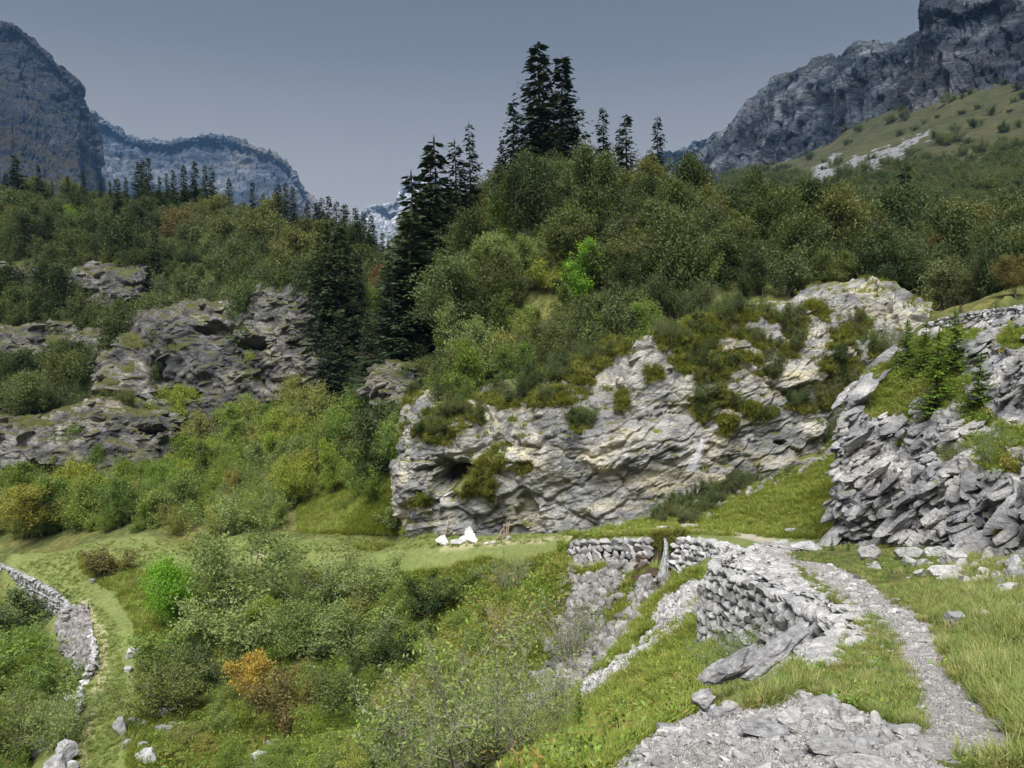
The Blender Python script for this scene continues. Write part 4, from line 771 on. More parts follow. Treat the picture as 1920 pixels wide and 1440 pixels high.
# ------------------------------------------------------------------ broadleaf trees and single shrubs
TR = [  # px, base, top, kind, foliage, width, label
 (840, 640, 480, 'tre', 'olive', 1.5, 'largest soft green tree hanging over the left end of the pale cliff'), (800, 700, 560, 'tre', 'grey', 1.3, 'greyish green tree at the left end of the cliff top'),
 (905, 745, 575, 'tre', 'grey', 1.15, 'light green tree with pale forked stems on the cliff ledge'), (960, 740, 650, 'tre', 'green', 1.2, 'small light green tree right of the forked pale stems on the ledge'),
 (1075, 580, 455, 'tre', 'bright', 1.5, 'brightest yellow green tree on the middle hillside'), (1040, 640, 540, 'tre', 'olive', 1.2, 'olive tree below the brightest yellow green tree'),
 (970, 450, 345, 'tre', 'gold', 1.3, 'yellowish broad tree high on the left side of the middle hill'), (1175, 345, 270, 'tre', 'gold', 1.3, 'golden tree on the skyline in front of the full dark spruce'),
 (1240, 480, 365, 'tre', 'olive', 1.8, 'wide olive tree in the middle of the hilltop thicket'), (1315, 370, 288, 'bir', 'gold', 1.2, 'half bare golden tree on the skyline at the right end of the spruces'),
 (1450, 385, 300, 'bir', 'rust', 1.5, 'red leaved half bare tree on the skyline below the right cliffs'), (1530, 400, 352, 'bir', 'brown', 1.5, 'ochre half bare bush on the skyline right of the red tree'),
 (1710, 400, 340, 'tre', 'brown', 1.3, 'brown orange tree beside the lone spruce on the right slope'), (1660, 410, 345, 'tre', 'gold', 1.1, 'dull yellow tree left of the brown orange tree on the right slope'),
 (700, 620, 500, 'tre', 'rust', .8, 'orange brown tree among dark spruces beside the ravine'), (690, 640, 540, 'tre', 'green', .9, 'green tree below the orange brown one beside the ravine'),
 (575, 650, 585, 'tre', 'grey', .9, 'pale willow at the right end of the left crag'), (495, 740, 670, 'tre', 'yellow', 1.2, 'yellow green birch below the overhang of the left crag'),
 (345, 820, 730, 'tre', 'yellow', 1.2, 'yellowish birch with white stem under the left crag'), (545, 700, 650, 'tre', 'green', 1.4, 'fresh green tree above the slope right of the yellow green birch'),
 (180, 885, 800, 'tre', 'grey', 1.5, 'pale green trees in front of the lowest left crag'), (625, 930, 830, 'tre', 'yellow', 1.1, 'yellow leaved tree on the grass slope left of the cave'),
 (540, 960, 860, 'tre', 'yellow', 1.1, 'yellow tinted bush left of the yellow leaved tree at the hill foot'), (80, 1005, 895, 'tre', 'gold', 1.6, 'olive gold spreading tree with leaning stems at the bend of the track'),
 (265, 885, 845, 'shr', 'gold', 1.2, 'small golden shrub in the green thicket below the lowest left crag'), (790, 800, 735, 'wil', 'grey', 1.5, 'pale grey green willow on the left corner of the cliff'),
 (1360, 625, 580, 'shr', 'gold', 1.3, 'small golden bush on the ledge above the right half of the cliff'), (735, 900, 780, 'tre', 'green', 1.2, 'tall green tree against the left corner of the cliff'), (670, 940, 850, 'tre', 'green', 1.3, 'green bushy tree right of the yellow leaved tree'),
 (1570, 790, 745, 'shr', 'yellow', 1., 'yellowish shrub in the corner where cliff and outcrop meet'),
 (860, 700, 560, 'tre', 'grey', 1.1, 'slender pale tree between the greyish one and the forked pale stems'), (935, 640, 530, 'tre', 'green', 1., 'slender fresh green tree above the forked pale stems'), (1010, 690, 590, 'tre', 'olive', 1.1, 'slender olive tree over the pale cliff right of the forked pale stems'),
 (820, 770, 680, 'tre', 'olive', 1.1, 'olive tree above the cave'), (870, 590, 500, 'tre', 'grey', 1.1, 'pale tree above the largest soft green tree on the left flank'), (960, 590, 510, 'tre', 'olive', 1.1, 'olive tree halfway between the cliff and the ragged skyline spruce'),
 # more crowns that stand out of the thickets
 (880, 455, 385, 'tre', 'dark', 1.4, 'dark round tree right below the sparse spruces at the left of the middle hill'), (915, 530, 455, 'tre', 'olive', 1.4, 'olive tree under the dark round one on the left flank of the middle hill'),
 (1010, 525, 455, 'tre', 'grey', 1.4, 'grey green tree left above the brightest yellow green tree'), (1085, 385, 318, 'tre', 'green', 1.2, 'green tree tucked below the right foot of the tall skyline pair'), (1120, 470, 392, 'tre', 'dark', 1.5, 'deep green tree above the brightest yellow green tree'),
 (1180, 570, 480, 'tre', 'dark', 1.5, 'dark bushy tree right of the brightest yellow green tree'), (1200, 665, 575, 'tre', 'green', 1.3, 'dense green bush overhanging the pointed top of the pale cliff'), (1120, 650, 570, 'tre', 'green', 1.3, 'green tree hanging over the middle of the pale cliff'),
 (1330, 545, 455, 'tre', 'grey', 1.5, 'pale green tree above the small golden ledge bush'), (1385, 470, 392, 'tre', 'olive', 1.5, 'olive tree below the half bare golden tree on the skyline'), (1430, 555, 480, 'tre', 'dark', 1.5, 'dark tree above the right half of the pale cliff'),
 (1505, 465, 400, 'tre', 'brown', 1.3, 'brownish tree below the red leaved skyline tree'), (1560, 545, 480, 'tre', 'olive', 1.6, 'olive tree above the bare rock at the right cliff top'), (1625, 485, 420, 'tre', 'grey', 1.5, 'greyish tree under the right mountainside scrub'),
 (1655, 565, 495, 'tre', 'dark', 1.4, 'dark green tree over the right end of the pale cliff'), (1735, 520, 452, 'tre', 'brown', 1.4, 'rust tinged tree left above the upper retaining wall'), (1795, 480, 410, 'tre', 'olive', 1.5, 'olive tree high behind the upper retaining wall'),
 (1855, 545, 470, 'tre', 'dark', 1.4, 'dark tree standing right behind the upper retaining wall'), (1905, 560, 490, 'tre', 'brown', 1.3, 'brown tree behind the upper wall at the right edge'), (1290, 405, 340, 'tre', 'dark', 1.5, 'dark round bush on the skyline right of the lone narrow spruce'),
 (60, 480, 405, 'tre', 'dark', 1.6, 'dark round tree at the far left of the left hill'), (130, 440, 385, 'tre', 'green', 1.6, 'green tree left of the tall broad lone spruce'), (330, 470, 400, 'tre', 'brown', 1.4, 'brownish tree below the row of ridge spruces on the left hill'),
 (400, 510, 445, 'tre', 'grey', 1.5, 'grey green tree in the middle of the left hill'), (565, 460, 402, 'tre', 'gold', 1.3, 'yellowish tree at the right end of the left ridge'), (350, 565, 505, 'tre', 'olive', 1.4, 'olive tree on the rim of the left crag'),
 (140, 690, 600, 'tre', 'dark', 1.2, 'dark tree between the two left crags'), (60, 800, 705, 'tre', 'olive', 1.5, 'olive tree on the ledge above the lowest left crag'), (430, 850, 765, 'tre', 'green', 1.2, 'green tree right of the yellowish birch with white stem'),
 (485, 905, 825, 'tre', 'grey', 1.3, 'grey green tree at the hill foot left of the yellow tinted bush'), (380, 905, 835, 'tre', 'olive', 1.4, 'olive tree in the foothill thicket below the small solitary spruce'), (300, 955, 880, 'tre', 'green', 1.3, 'green tree in the foothill thicket right of the bend'),
 (450, 1000, 925, 'wil', 'grey', 1.6, 'silvery willow thicket along the far side of the upper track'), (225, 990, 905, 'tre', 'green', 1.3, 'green tree behind the bend of the track'),
 # shrub slope
 (300, 1180, 1035, 'tre', 'bright', 1.05, 'brightest green young tree on the shrub slope beside the lower track'),
 (455, 1335, 1215, 'bir', 'ochre', 1.05, 'orange birch with several white stems on the shrub slope'), (475, 1205, 1115, 'bir', 'yellow', 1.3, 'lemon yellow sapling above the orange birch'),
 (450, 1130, 970, 'wil', 'grey', 1.1, 'tall silvery willow rising above the upper track edge'), (400, 1230, 1090, 'wil', 'grey', 1.3, 'grey green willow with bent stems left of the lemon sapling'),
 (540, 1250, 1110, 'tre', 'grey', 1.1, 'willow with thin white stems right of the lemon sapling'), (215, 1075, 1025, 'shr', 'brown', 1.6, 'rusty ochre bush inside the bend of the track'),
 (620, 1150, 1040, 'wil', 'olive', 1.4, 'olive bush below the upper track in the middle of the slope'), (700, 1130, 1050, 'wil', 'grey', 1.6, 'low grey green bush right of the middle olive bush'),
 (300, 1260, 1160, 'shr', 'green', 1.3, 'green bush below the brightest green tree'), (380, 1300, 1215, 'shr', 'dark', 1.3, 'deep green bush left of the orange birch'),
 (290, 1340, 1230, 'wil', 'olive', 1.3, 'brownish olive bush near the lower track above the rocks'), (560, 1360, 1260, 'shr', 'brown', 1.1, 'faded ochre bush right of the orange birch'),
 (600, 1230, 1150, 'shr', 'olive', 1.6, 'spreading olive bush in the centre of the shrub slope'), (680, 1230, 1130, 'wil', 'grey', 1.5, 'pale bush above the single grey stone on the slope'),
 (650, 1330, 1220, 'wil', 'olive', 1.4, 'broad brownish bush low in the centre of the shrub slope'), (820, 1160, 1090, 'shr', 'dark', 1.4, 'dark green bush on the grass below the wooden stakes'),
 (860, 1130, 1075, 'shr', 'olive', 1.5, 'brown tinged bush on the grass below the white boulders'), (960, 1110, 1040, 'bare', 'grey', 1.3, 'thin leafed sapling in front of the wooden stakes'),
 (960, 1210, 1130, 'bare', 'ochre', 1.3, 'almost bare twiggy bush in the hollow above the gully'), (1070, 1240, 1110, 'bare', 'grey', .95, 'airy grey shrub with bare stems beside the gully stones'),
 (1075, 1250, 1150, 'bare', 'olive', .8, 'bare stemmed shrub standing in the gully stones'), (760, 1260, 1180, 'shr', 'dark', 1.6, 'dark bush in the shady hollow of the slope'),
 (730, 1420, 1330, 'shr', 'olive', 1.3, 'low olive bush at the bottom edge of the slope'), (20, 1290, 1180, 'wil', 'green', 1.7, 'green willow bush outside the lower track wall'),
 (110, 1400, 1290, 'wil', 'grey', .9, 'grey green bush between the lower track wall and the rocks'), (40, 1440, 1310, 'wil', 'olive', 1.4, 'olive bush in the lower left corner'), (50, 1190, 1110, 'shr', 'olive', 1.5, 'round olive bush below the stone wall of the hairpin'), (120, 1300, 1230, 'shr', 'green', 1.2, 'rounded green bush below the rubble of the hairpin wall')]
for px, b, tp_, k_, f_, wd, lb in TR:
    if b < 1000 and k_ == 'tre': nm = 'broadleaf_tree'
    else: nm = {'tre': 'broadleaf_tree', 'bir': 'birch_tree', 'shr': 'shrub', 'wil': 'willow_shrub', 'bare': 'twiggy_shrub'}[k_]
    hillt = b < 1000 and k_ == 'tre'
    if px < 600 and b > 1150 and px > 215 and b < 1345: px += 22
    plant(nm, kk('sln' if hillt and int(px) % 3 else k_, f_), px, b, tp_-(18 if hillt else 0), lb, {'broadleaf_tree': 'tree', 'birch_tree': 'tree'}.get(nm, 'shrub'), wide=wd*(.74 if hillt else .95))
plant('willow_shrub', K['near'], 905, 1400, 1175, 'large loose willow shrub with many thin stems at the bottom middle', 'shrub', Y=20, wide=1.15)
plant('willow_shrub', K['near'], 985, 1440, 1240, 'stemmy willow shrub overlapping the large loose one on its right', 'shrub', Y=17.5, wide=.9)
plant('willow_shrub', K['near'], 820, 1440, 1290, 'stemmy willow shrub overlapping the large loose one on its left', 'shrub', Y=19.5, wide=1.1)
plant('young_spruce', K['spb'], 1153, 1410, 1362, 'tiny bright green spruce seedling by the gravel mound', 'spruce', Y=8.2, wide=1.3)
plant('young_spruce', K['spb'], 1085, 1385, 1290, 'small dark green spruce sapling left of the scree strip', 'spruce', Y=13, wide=.6)
plant('shrub', kk('near', 'yellow'), 1040, 1440, 1335, 'yellow green bush at the bottom between willow and gravel mound', 'shrub', Y=9.6, wide=.9)
plant('shrub', kk('near', 'green'), 1370, 1240, 1175, 'green bush at the foot of the retaining wall', 'shrub', Y=12.5, wide=1.1)
plant('young_spruce', K['spb'], 1560, 1045, 1007, 'small spruce sapling right of the flat dark slab', 'spruce', Y=25, wide=1.)
plant('young_spruce', K['spb'], 1590, 1050, 1025, 'smallest spruce sapling at the foot of the outcrop', 'spruce', Y=24.5, wide=1.)
def on_sheet(S, px, py):
    m_ = (S['px']-px)**2+(S['py']-py)**2; k = np.unravel_index(m_.argmin(), m_.shape); return S['G'][k]
for px, py, h, wd, lb in [(1750, 785, 3.1, 1.15, 'largest bright green spruce on the rocky outcrop'), (1700, 690, 1.9, 1.2, 'bright green spruce at the upper left of the outcrop patch'), (1790, 700, 2.4, 1.2, 'bright green spruce behind the largest one on the outcrop'), (1730, 700, 2.0, 1.2, 'bright green spruce in the middle of the outcrop patch'), (1830, 770, 1.9, 1.2, 'bright green spruce right of the largest one on the outcrop'), (1800, 640, 1.9, .8, 'thin dark spruce rising in front of the upper retaining wall')]:
    w = on_sheet(S_OU, px, py); st, fo, H = K['spb'][int(px) % 2] if lb[:4] != 'thin' else (K['spr'][0][0], K['spr'][0][1], 12.)
    e_ = empty('young_spruce', w-np.array([0, 0, .1]), label=lb, cat='spruce'); s_ = h/H; e_.scale = (s_*wd,)*2+(s_,); e_.rotation_euler = (0, 0, px); obj('stems', st, e_); obj('foliage', fo, e_)
for px, py, h, kk_, lb in [(1870, 870, .9, 'green', 'small green shrub on the right edge of the outcrop'), (1800, 870, .5, 'olive', 'little shrub in a crack of the outcrop'), (1680, 660, 1.0, 'olive', 'twiggy shrub on the top left corner of the outcrop')]:
    w = on_sheet(S_OU, px, py); st, fo, H = kk('near', kk_)[0]; e_ = empty('shrub', w-np.array([0, 0, .05]), label=lb, cat='shrub'); e_.scale = (h/H*1.2,)*3; obj('stems', st, e_); obj('foliage', fo, e_)

# ------------------------------------------------------------------ uncountable scrub
def joined(ks, fol, bark='bark'):
    """stem and leaf meshes of one shrub as a single source mesh with two material slots"""
    out = []
    for a, b, H in ks:
        bm = bmesh.new(); bm.from_mesh(b); nb = len(bm.faces); bm.from_mesh(a); bm.faces.ensure_lookup_table()
        for f in bm.faces[nb:]: f.material_index = 1
        me = bpy.data.meshes.new('scrub'); bm.to_mesh(me); bm.free(); me.materials.append(M[fol]); me.materials.append(M[bark]); out.append(me)
    return out
K['tsh'] = kind(tree, (71, 72, 73), 'olive', 'bark', H=4.5, W=4.2, twigs=26, nl=22, leaf=.115, clump=.22, first=.10)
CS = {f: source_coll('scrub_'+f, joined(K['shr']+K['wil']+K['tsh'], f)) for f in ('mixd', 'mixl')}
TRKP = TP
def scat(xr, yr, s_, poly, prob=None, lim=None):
    X, Y = np.meshgrid(np.arange(*xr, s_), np.arange(*yr, s_)); X = X.ravel()+rng.uniform(-.5, .5, X.size)*s_; Y = Y.ravel()+rng.uniform(-.5, .5, Y.size)*s_
    Z_ = ground(X, Y); px, py = proj(np.stack([X, Y, Z_], 1)); m_ = (px > -260) & (px < 2200)
    if poly is not None: m_ &= inpoly(px, py, poly)
    if prob is not None: m_ &= rng.uniform(size=X.size) < prob(px, py, X, Y)
    m_ &= np.abs(sdist(np.stack([X, Y], 1), TRKP)) > np.where(Y > 34, 3.9, 2.3)
    for (bx, bt, bb, bY, hw) in BOX:
        if bb-bt < 250: m_ &= ~((Y < bY+.5) & (Y > bY-14) & (np.abs(px-bx) < hw) & (py > bt+(bb-bt)*.35) & (py < bb+26))
    return np.stack([X, Y, Z_], 1)[m_]
def scrub(name, pts, coll, lo, hi, nk, **k):
    n = len(pts); s_ = rng.uniform(lo, hi, n)*(1+.3*perlin(pts/9., 61)); wv = 1.25 if 'slope' in name or 'alpine' in name else .95; S3 = np.stack([s_*rng.uniform(.8, 1.2, n)*wv, s_*rng.uniform(.8, 1.2, n)*wv, s_*rng.uniform(.75, 1.35, n)], 1)
    return stuff(name, coll, pts-np.array([0, 0, .1]), rz(n, .06), S3, rng.integers(0, nk, n), **k)
HC = [(740,1000),(738,560),(775,300),(1300,200),(1920,300),(2300,300),(2300,600),(1930,560),(1745,585),(1700,560),(1560,530),(1440,560),(1390,560),(1290,610),(1240,600),(1180,660),(1060,700),(990,740),(900,760),(800,800),(770,900),(700,900)]
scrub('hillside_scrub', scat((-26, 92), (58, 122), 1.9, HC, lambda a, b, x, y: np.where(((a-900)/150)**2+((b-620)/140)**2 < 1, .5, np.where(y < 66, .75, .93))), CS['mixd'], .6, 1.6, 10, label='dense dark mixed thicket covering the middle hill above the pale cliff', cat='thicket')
BL = [[(190,660),(250,600),(380,570),(560,545),(590,560),(560,640),(470,690),(430,710),(300,745),(200,760)], [(-100,620),(110,620),(110,690),(-100,690)], [(10,790),(150,790),(150,890),(60,890)], [(-100,500),(130,510),(130,560),(-100,560)], [(200,760),(300,770),(310,820),(200,850)]]
def pl(px, py, x, y):
    m_ = np.zeros(px.shape, bool)
    for b in BL: m_ |= inpoly(px, py, b)
    return np.where(m_, .2+.7*(fbm(np.stack([x, y, x*0], 1)/5., 2, 81) > .0), .92)
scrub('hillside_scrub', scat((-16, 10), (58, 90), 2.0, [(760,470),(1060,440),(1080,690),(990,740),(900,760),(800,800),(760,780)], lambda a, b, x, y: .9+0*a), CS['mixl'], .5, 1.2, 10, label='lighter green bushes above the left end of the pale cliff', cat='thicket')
HL = [(-300,300),(700,300),(745,480),(770,620),(760,800),(690,760),(560,700),(480,720),(330,790),(180,860),(-300,860)]
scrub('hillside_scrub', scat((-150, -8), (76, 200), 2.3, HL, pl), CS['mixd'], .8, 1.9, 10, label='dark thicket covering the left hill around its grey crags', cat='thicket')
LL = [(-300,860),(180,860),(330,790),(480,720),(560,700),(690,760),(760,800),(775,1000),(700,985),(560,960),(480,1003),(330,1003),(150,1000),(-300,1050)]
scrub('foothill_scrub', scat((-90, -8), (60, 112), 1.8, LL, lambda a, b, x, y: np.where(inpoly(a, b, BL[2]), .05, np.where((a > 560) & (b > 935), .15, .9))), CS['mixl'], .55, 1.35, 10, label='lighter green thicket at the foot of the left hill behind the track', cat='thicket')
SLP = [(150,1040),(1000,1035),(1050,1110),(960,1230),(850,1380),(700,1440),(640,1600),(280,1500),(235,1330),(270,1180),(180,1090)]
scrub('slope_scrub', scat((-34, 4), (32, 72), 1.35, SLP, lambda a, b, x, y: np.clip(.9-.0012*np.maximum(a-520, 0)-.25*(fbm(np.stack([x, y, x*0], 1)/5., 3, 71) < 0), .12, .9)), CS['mixl'], .28, .62, 7, label='low mixed scrub on the slope between the upper track and the lower bend', cat='scrub')
LW = [(-300,1100),(0,1090),(95,1180),(100,1250),(130,1300),(60,1350),(40,1440),(40,1700),(-300,1700)]
scrub('slope_scrub', scat((-70, -22), (40, 84), 1.4, LW, None), CS['mixl'], .4, .85, 7, label='green scrub below the outer wall of the lower bend', cat='scrub')
# far right slope
g_ = S_SL['G'].reshape(-1, 3); gx_, gy_ = S_SL['px'].ravel(), S_SL['py'].ravel(); lim = np.interp(gx_, [1300, 1500, 1640, 1720, 1920, 2300], [365, 385, 372, 345, 285, 200])
pr = np.where(gy_ > lim, .9, np.where(gy_ > lim-60, .06, .012))*(.5+.9*sstep(-.15, .25, fbm(g_/22., 3, 91)))*(S_SL['moss'].ravel() < .3); wgt = pr*g_[:, 1]**2; wgt /= wgt.sum()
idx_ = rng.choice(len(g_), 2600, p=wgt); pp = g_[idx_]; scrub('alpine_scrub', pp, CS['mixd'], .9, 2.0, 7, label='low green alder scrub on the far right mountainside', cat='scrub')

# ------------------------------------------------------------------ grass, herbs
CG = source_coll('grass_near', [tuft(i, 34, .20, .085, .0042, .9).mesh('g', M['grass']) for i in (1, 2, 3, 4)])
CM = source_coll('grass_mid', [tuft(i, 26, .30, .16, .011, .9).mesh('g', M['grassd']) for i in (5, 6, 7)])
CL = source_coll('grass_ledge', [tuft(i, 30, .30, .16, .013, 1.3).mesh('g', M['moss']) for i in (8, 9, 10)])
CH = source_coll('herbs', [herb(i).mesh('h', M['herb']) for i in (1, 2, 3)])
def pxpts(n, poly, ylim=(0, 1e9), notrack=0., jt=False):
    xs = [a for a, b in poly]; ys = [b for a, b in poly]; px = rng.uniform(min(xs), max(xs), n); py = rng.uniform(min(ys), max(ys), n); m_ = inpoly(*jit(px, py), poly) if jt else inpoly(px, py, poly)
    w = hit(px[m_], py[m_]); w = w[~np.isnan(w[:, 0])]; w = w[(w[:, 1] > ylim[0]) & (w[:, 1] < ylim[1])]
    if notrack: 
        d = np.abs(sdist(w[:, :2], TRKP)); hh = np.interp(w[:, 1], [3, 4, 5, 6, 9, 12, 16, 22, 30, 40], [.30, .26, .16, .15, .22, .32, .36, .3, .6, .5]); w = w[d > hh*notrack*rng.uniform(.6, 1.3, len(w))]
    return w
LAWN = [(1440,1275),(1560,1240),(1600,1150),(1530,1110),(1480,1060),(1470,1030),(1620,1020),(1800,1040),(2000,1060),(2050,1460),(1830,1460),(1780,1400),(1700,1365),(1600,1325)]
w = pxpts(26000, LAWN, (2, 30), 1.1); n = len(w); sdp = sdist(w[:, :2], TRKP[:60]); short = (sdp < 0) & (w[:, 0] < w[:, 1]*.62); w = w[rng.uniform(size=n) < np.clip(.72+fbm(w/1.1, 3, 55)*2.0, .06, 1)*np.where(w[:, 0]/w[:, 1] < .52, .6, 1.)]; n = len(w)
stuff('grass', CG, w, rz(n, .22), rng.uniform(.4, 1.05, n)*(.65+.05*np.minimum(w[:, 1], 20))*np.interp(w[:, 0]/w[:, 1], [.45, .54, .62], [.42, .58, .9]), rng.integers(0, 4, n), label='long pale green and straw grass on the shelf beside the near path', cat='grass')
X = rng.uniform(1.6, 13, 22000); Y = rng.uniform(.3, 17, 22000); w = np.stack([X, Y, ground(X, Y)], 1); w = w[(w[:, 0] > .68*w[:, 1]+.3)]; n = len(w)
stuff('grass', CG, w, rz(n, .22), rng.uniform(.5, 1.2, n), rng.integers(0, 4, n), label='long grass on the bank right of the near path', cat='grass')
w = pxpts(1100, [(1290,1300),(1400,1262),(1490,1225),(1520,1290),(1440,1330),(1340,1330)], (2, 12)); n = len(w); stuff('grass', CG, w, rz(n, .3), rng.uniform(.35, .8, n), rng.integers(0, 4, n), label='straw coloured grass under the tilted slabs', cat='grass')
w = pxpts(900, LAWN, (3, 28), 1.1); n = len(w); stuff('herbs', CH, w, rz(n, .2), rng.uniform(.12, .32, n), rng.integers(0, 3, n), label='low leafy herbs in the path side grass', cat='herbs')
UND = [(940,1460),(1010,1340),(1110,1270),(1200,1160),(1270,1070),(1345,1070),(1350,1250),(1300,1335),(1190,1395),(1120,1460)]
w = np.concatenate([pxpts(16000, UND, (4.5, 45)), pxpts(7000, POLY['gully'], (24, 43))]); a_, b_ = proj(w); w = w[~(inpoly(a_, b_, POLY['gully']) & (fbm(w*np.array([1, 1, 0])/2.2, 3, 66) > -.13))]; a_, b_ = proj(w); w = w[~((inpoly(*jit(a_, b_), POLY['scree']) & (w[:, 1] < 32))) | ((rng.uniform(size=len(w)) < .5) & (fbm(w*np.array([1, 1, 0])/1.5, 2, 67) > .16))]; n = len(w)
stuff('grass', CM, w, rz(n, .25), rng.uniform(.35, .85, n)*(.5+.03*w[:, 1]), rng.integers(0, 3, n), label='tufted green grass on the bank below the retaining wall', cat='grass')
w = pxpts(1500, UND, (4.5, 30)); a_, b_ = proj(w); w = w[~inpoly(a_, b_, POLY['scree'])]; n = len(w); stuff('herbs', CH, w, rz(n, .2), rng.uniform(.3, .9, n), rng.integers(0, 3, n), label='leafy herbs on the bank below the retaining wall', cat='herbs')
w = pxpts(34000, [(150,1030),(1060,1018),(1075,1100),(1000,1250),(900,1460),(215,1460),(215,1300),(235,1180),(150,1090)], (26, 80)); d = np.abs(sdist(w[:, :2], TRKP)); w = w[d > 2.3]; n = len(w)
stuff('grass', CM, w, rz(n, .25), rng.uniform(.8, 2.1, n), rng.integers(0, 3, n), label='rough green and brown grass between the shrubs of the slope', cat='grass')
w = pxpts(5200, [(150,1035),(1060,1022),(1075,1100),(1000,1250),(900,1460),(215,1460),(235,1180),(150,1090)], (26, 80)); d = np.abs(sdist(w[:, :2], TRKP)); w = w[d > 2.8]; n = len(w)
stuff('herbs', CH, w, rz(n, .2), rng.uniform(1., 2.6, n), rng.integers(0, 3, n), label='low leafy plants scattered over the shrub slope', cat='herbs')
w = pxpts(16000, [(1060,990),(1250,955),(1470,880),(1590,800),(1600,1010),(1500,1010),(1300,1003),(1060,1012)], (32, 60), .8); n = len(w)
stuff('grass', CM, w, rz(n, .25), rng.uniform(.4, 1.1, n), rng.integers(0, 3, n), label='green grass on the ramp between the pale cliff and the outcrop', cat='grass')
w = pxpts(12000, [(560,1000),(780,1003),(780,880),(740,860),(560,940)], (50, 90)); n = len(w)
stuff('grass', CM, w, rz(n, .25), rng.uniform(.9, 1.9, n), rng.integers(0, 3, n), label='grass on the slope left of the cave', cat='grass')
w = pxpts(26000, [(20,1060),(200,1012),(560,1000),(760,1003),(1060,998),(1060,1016),(700,1034),(300,1045),(160,1090),(225,1180),(235,1300),(215,1460),(130,1460),(150,1280),(150,1180),(90,1090)], (30, 90)); n = len(w)
M['grassT'] = leaf_mat('cropped_grass_blades', [(.17, .21, .07), (.22, .26, .08), (.26, .26, .12), (.15, .20, .05)], .35); CT = source_coll('grass_track', [tuft(i, 26, .22, .18, .012, 1.2).mesh('g', M['grassT']) for i in (14, 15)])
stuff('grass', CT, w, rz(n, .25), rng.uniform(.3, 1.15, n), rng.integers(0, 2, n), label='short cropped grass on the grassy track', cat='grass')
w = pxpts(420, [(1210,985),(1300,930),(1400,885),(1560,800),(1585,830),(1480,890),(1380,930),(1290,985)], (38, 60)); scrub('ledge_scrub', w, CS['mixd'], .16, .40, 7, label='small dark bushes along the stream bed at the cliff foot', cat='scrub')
w = pxpts(260, [(1215,1000),(1290,1000),(1280,1020),(1262,1040),(1225,1030)], (34, 42)); n = len(w); stuff('grass', CL, w, rz(n, .4), rng.uniform(.6, 1.3, n), rng.integers(0, 3, n), label='mossy grass hanging over the lip of the waterfall', cat='grass')
def ledge(S, n, lo, hi, sizes, coll, nk, label, name='ledge_grass', cat='grass', th=.4):
    g = S['G'].reshape(-1, 3); w_ = (S['moss'].ravel() > th)*1.+.9*((S['N'][..., 2].ravel() > .72) & (S['moss'].ravel() > .02))+(.05*(S['N'][..., 2].ravel() > .75)); w_ = w_/w_.sum(); k = rng.choice(len(g), n, p=w_); p = g[k]+rng.normal(size=(n, 3))*.05
    return stuff(name, coll, p, rz(n, .35), rng.uniform(*sizes, n), rng.integers(0, nk, n), label=label, cat=cat)
ledge(S_CL, 9000, 0, 1, (.8, 2.0), CL, 3, 'tufts of brownish green grass on the ledges of the pale cliff')
ledge(S_OU, 7000, 0, 1, (.35, 1.0), source_coll('grass_out', [tuft(i, 34, .30, .12, .007, 1.1).mesh('g', M['grassd']) for i in (12, 13)]), 2, 'tufts of grass in the cracks of the grey outcrop')
ledge(S_OU, 1300, 0, 1, (.4, 1.1), CH, 3, 'leafy herbs on the green patch of the outcrop', 'herbs', 'herbs')
g = S_CL['G'].reshape(-1, 3); w_ = (S_CL['moss'].ravel() > .5)*1.*(S_CL['py'].ravel() < 840); k = rng.choice(len(g), 190, p=w_/w_.sum())
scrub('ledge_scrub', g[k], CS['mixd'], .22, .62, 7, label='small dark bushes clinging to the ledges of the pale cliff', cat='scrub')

# ------------------------------------------------------------------ stones
def sm(name, seeds, mat, sub=2, **kw):
    return [mesh_np(name, *stone(s_, sub, **kw), M[mat], False, {'rnd': ('FACE', np.full(len(ICO[sub][1]), .5))}) for s_ in seeds]
CP = source_coll('pebbles', sm('pebble', range(6), 'peb', 1, planes=5, dims=(1, .75, .5)))
CR = source_coll('rubble', sm('rubble_stone', range(10, 16), 'stoneP', 2, dims=(1, .7, .42)))
CD = source_coll('gully_stones', sm('gully_stone', range(20, 26), 'stoneD', 2, dims=(1, .8, .6)))
CF = source_coll('flags', sm('flag_stone', range(30, 35), 'stoneP', 2, planes=12, dims=(1, .62, .22)))
w = pxpts(26000, POLY['mound'], (2, 9)); n = len(w); stuff('gravel', CP, w, rng.uniform(0, 6.28, (n, 3)), rng.uniform(.3, 1., n)**2*.0045*w[:, 1]+.002, rng.integers(0, 6, n), label='fine brown and grey gravel of the nearest mound', cat='gravel')
w = pxpts(900, POLY['mound'], (2, 9)); w = w[(w[:, 0] > .9)]; n = len(w); stuff('rubble', CR, w, rz(n, .35), rng.uniform(.25, 1., n)**2.2*.022*w[:, 1], rng.integers(0, 6, n), label='angular pale stones embedded in the nearest gravel', cat='rubble')
pos_ = TP[(TP[:, 1] < 34)]; n = 15000; k = rng.integers(0, len(pos_)-1, n); f_ = rng.uniform(size=(n, 1)); b = pos_[k]*(1-f_)+pos_[k+1]*f_; hh = np.interp(b[:, 1], [3, 4, 5, 6, 9, 12, 16, 22, 30], [.30, .26, .16, .15, .22, .32, .36, .3, .6]); b = b+rng.normal(size=(n, 2))*(hh*.55)[:, None]
stuff('gravel', CP, np.c_[b, ground(b[:, 0], b[:, 1])], rng.uniform(0, 6.28, (n, 3)), rng.uniform(.3, 1., n)**2*np.interp(b[:, 1], [3, 10, 30], [.014, .032, .07]), rng.integers(0, 6, n), label='pale loose stones of the narrow footpath', cat='gravel')
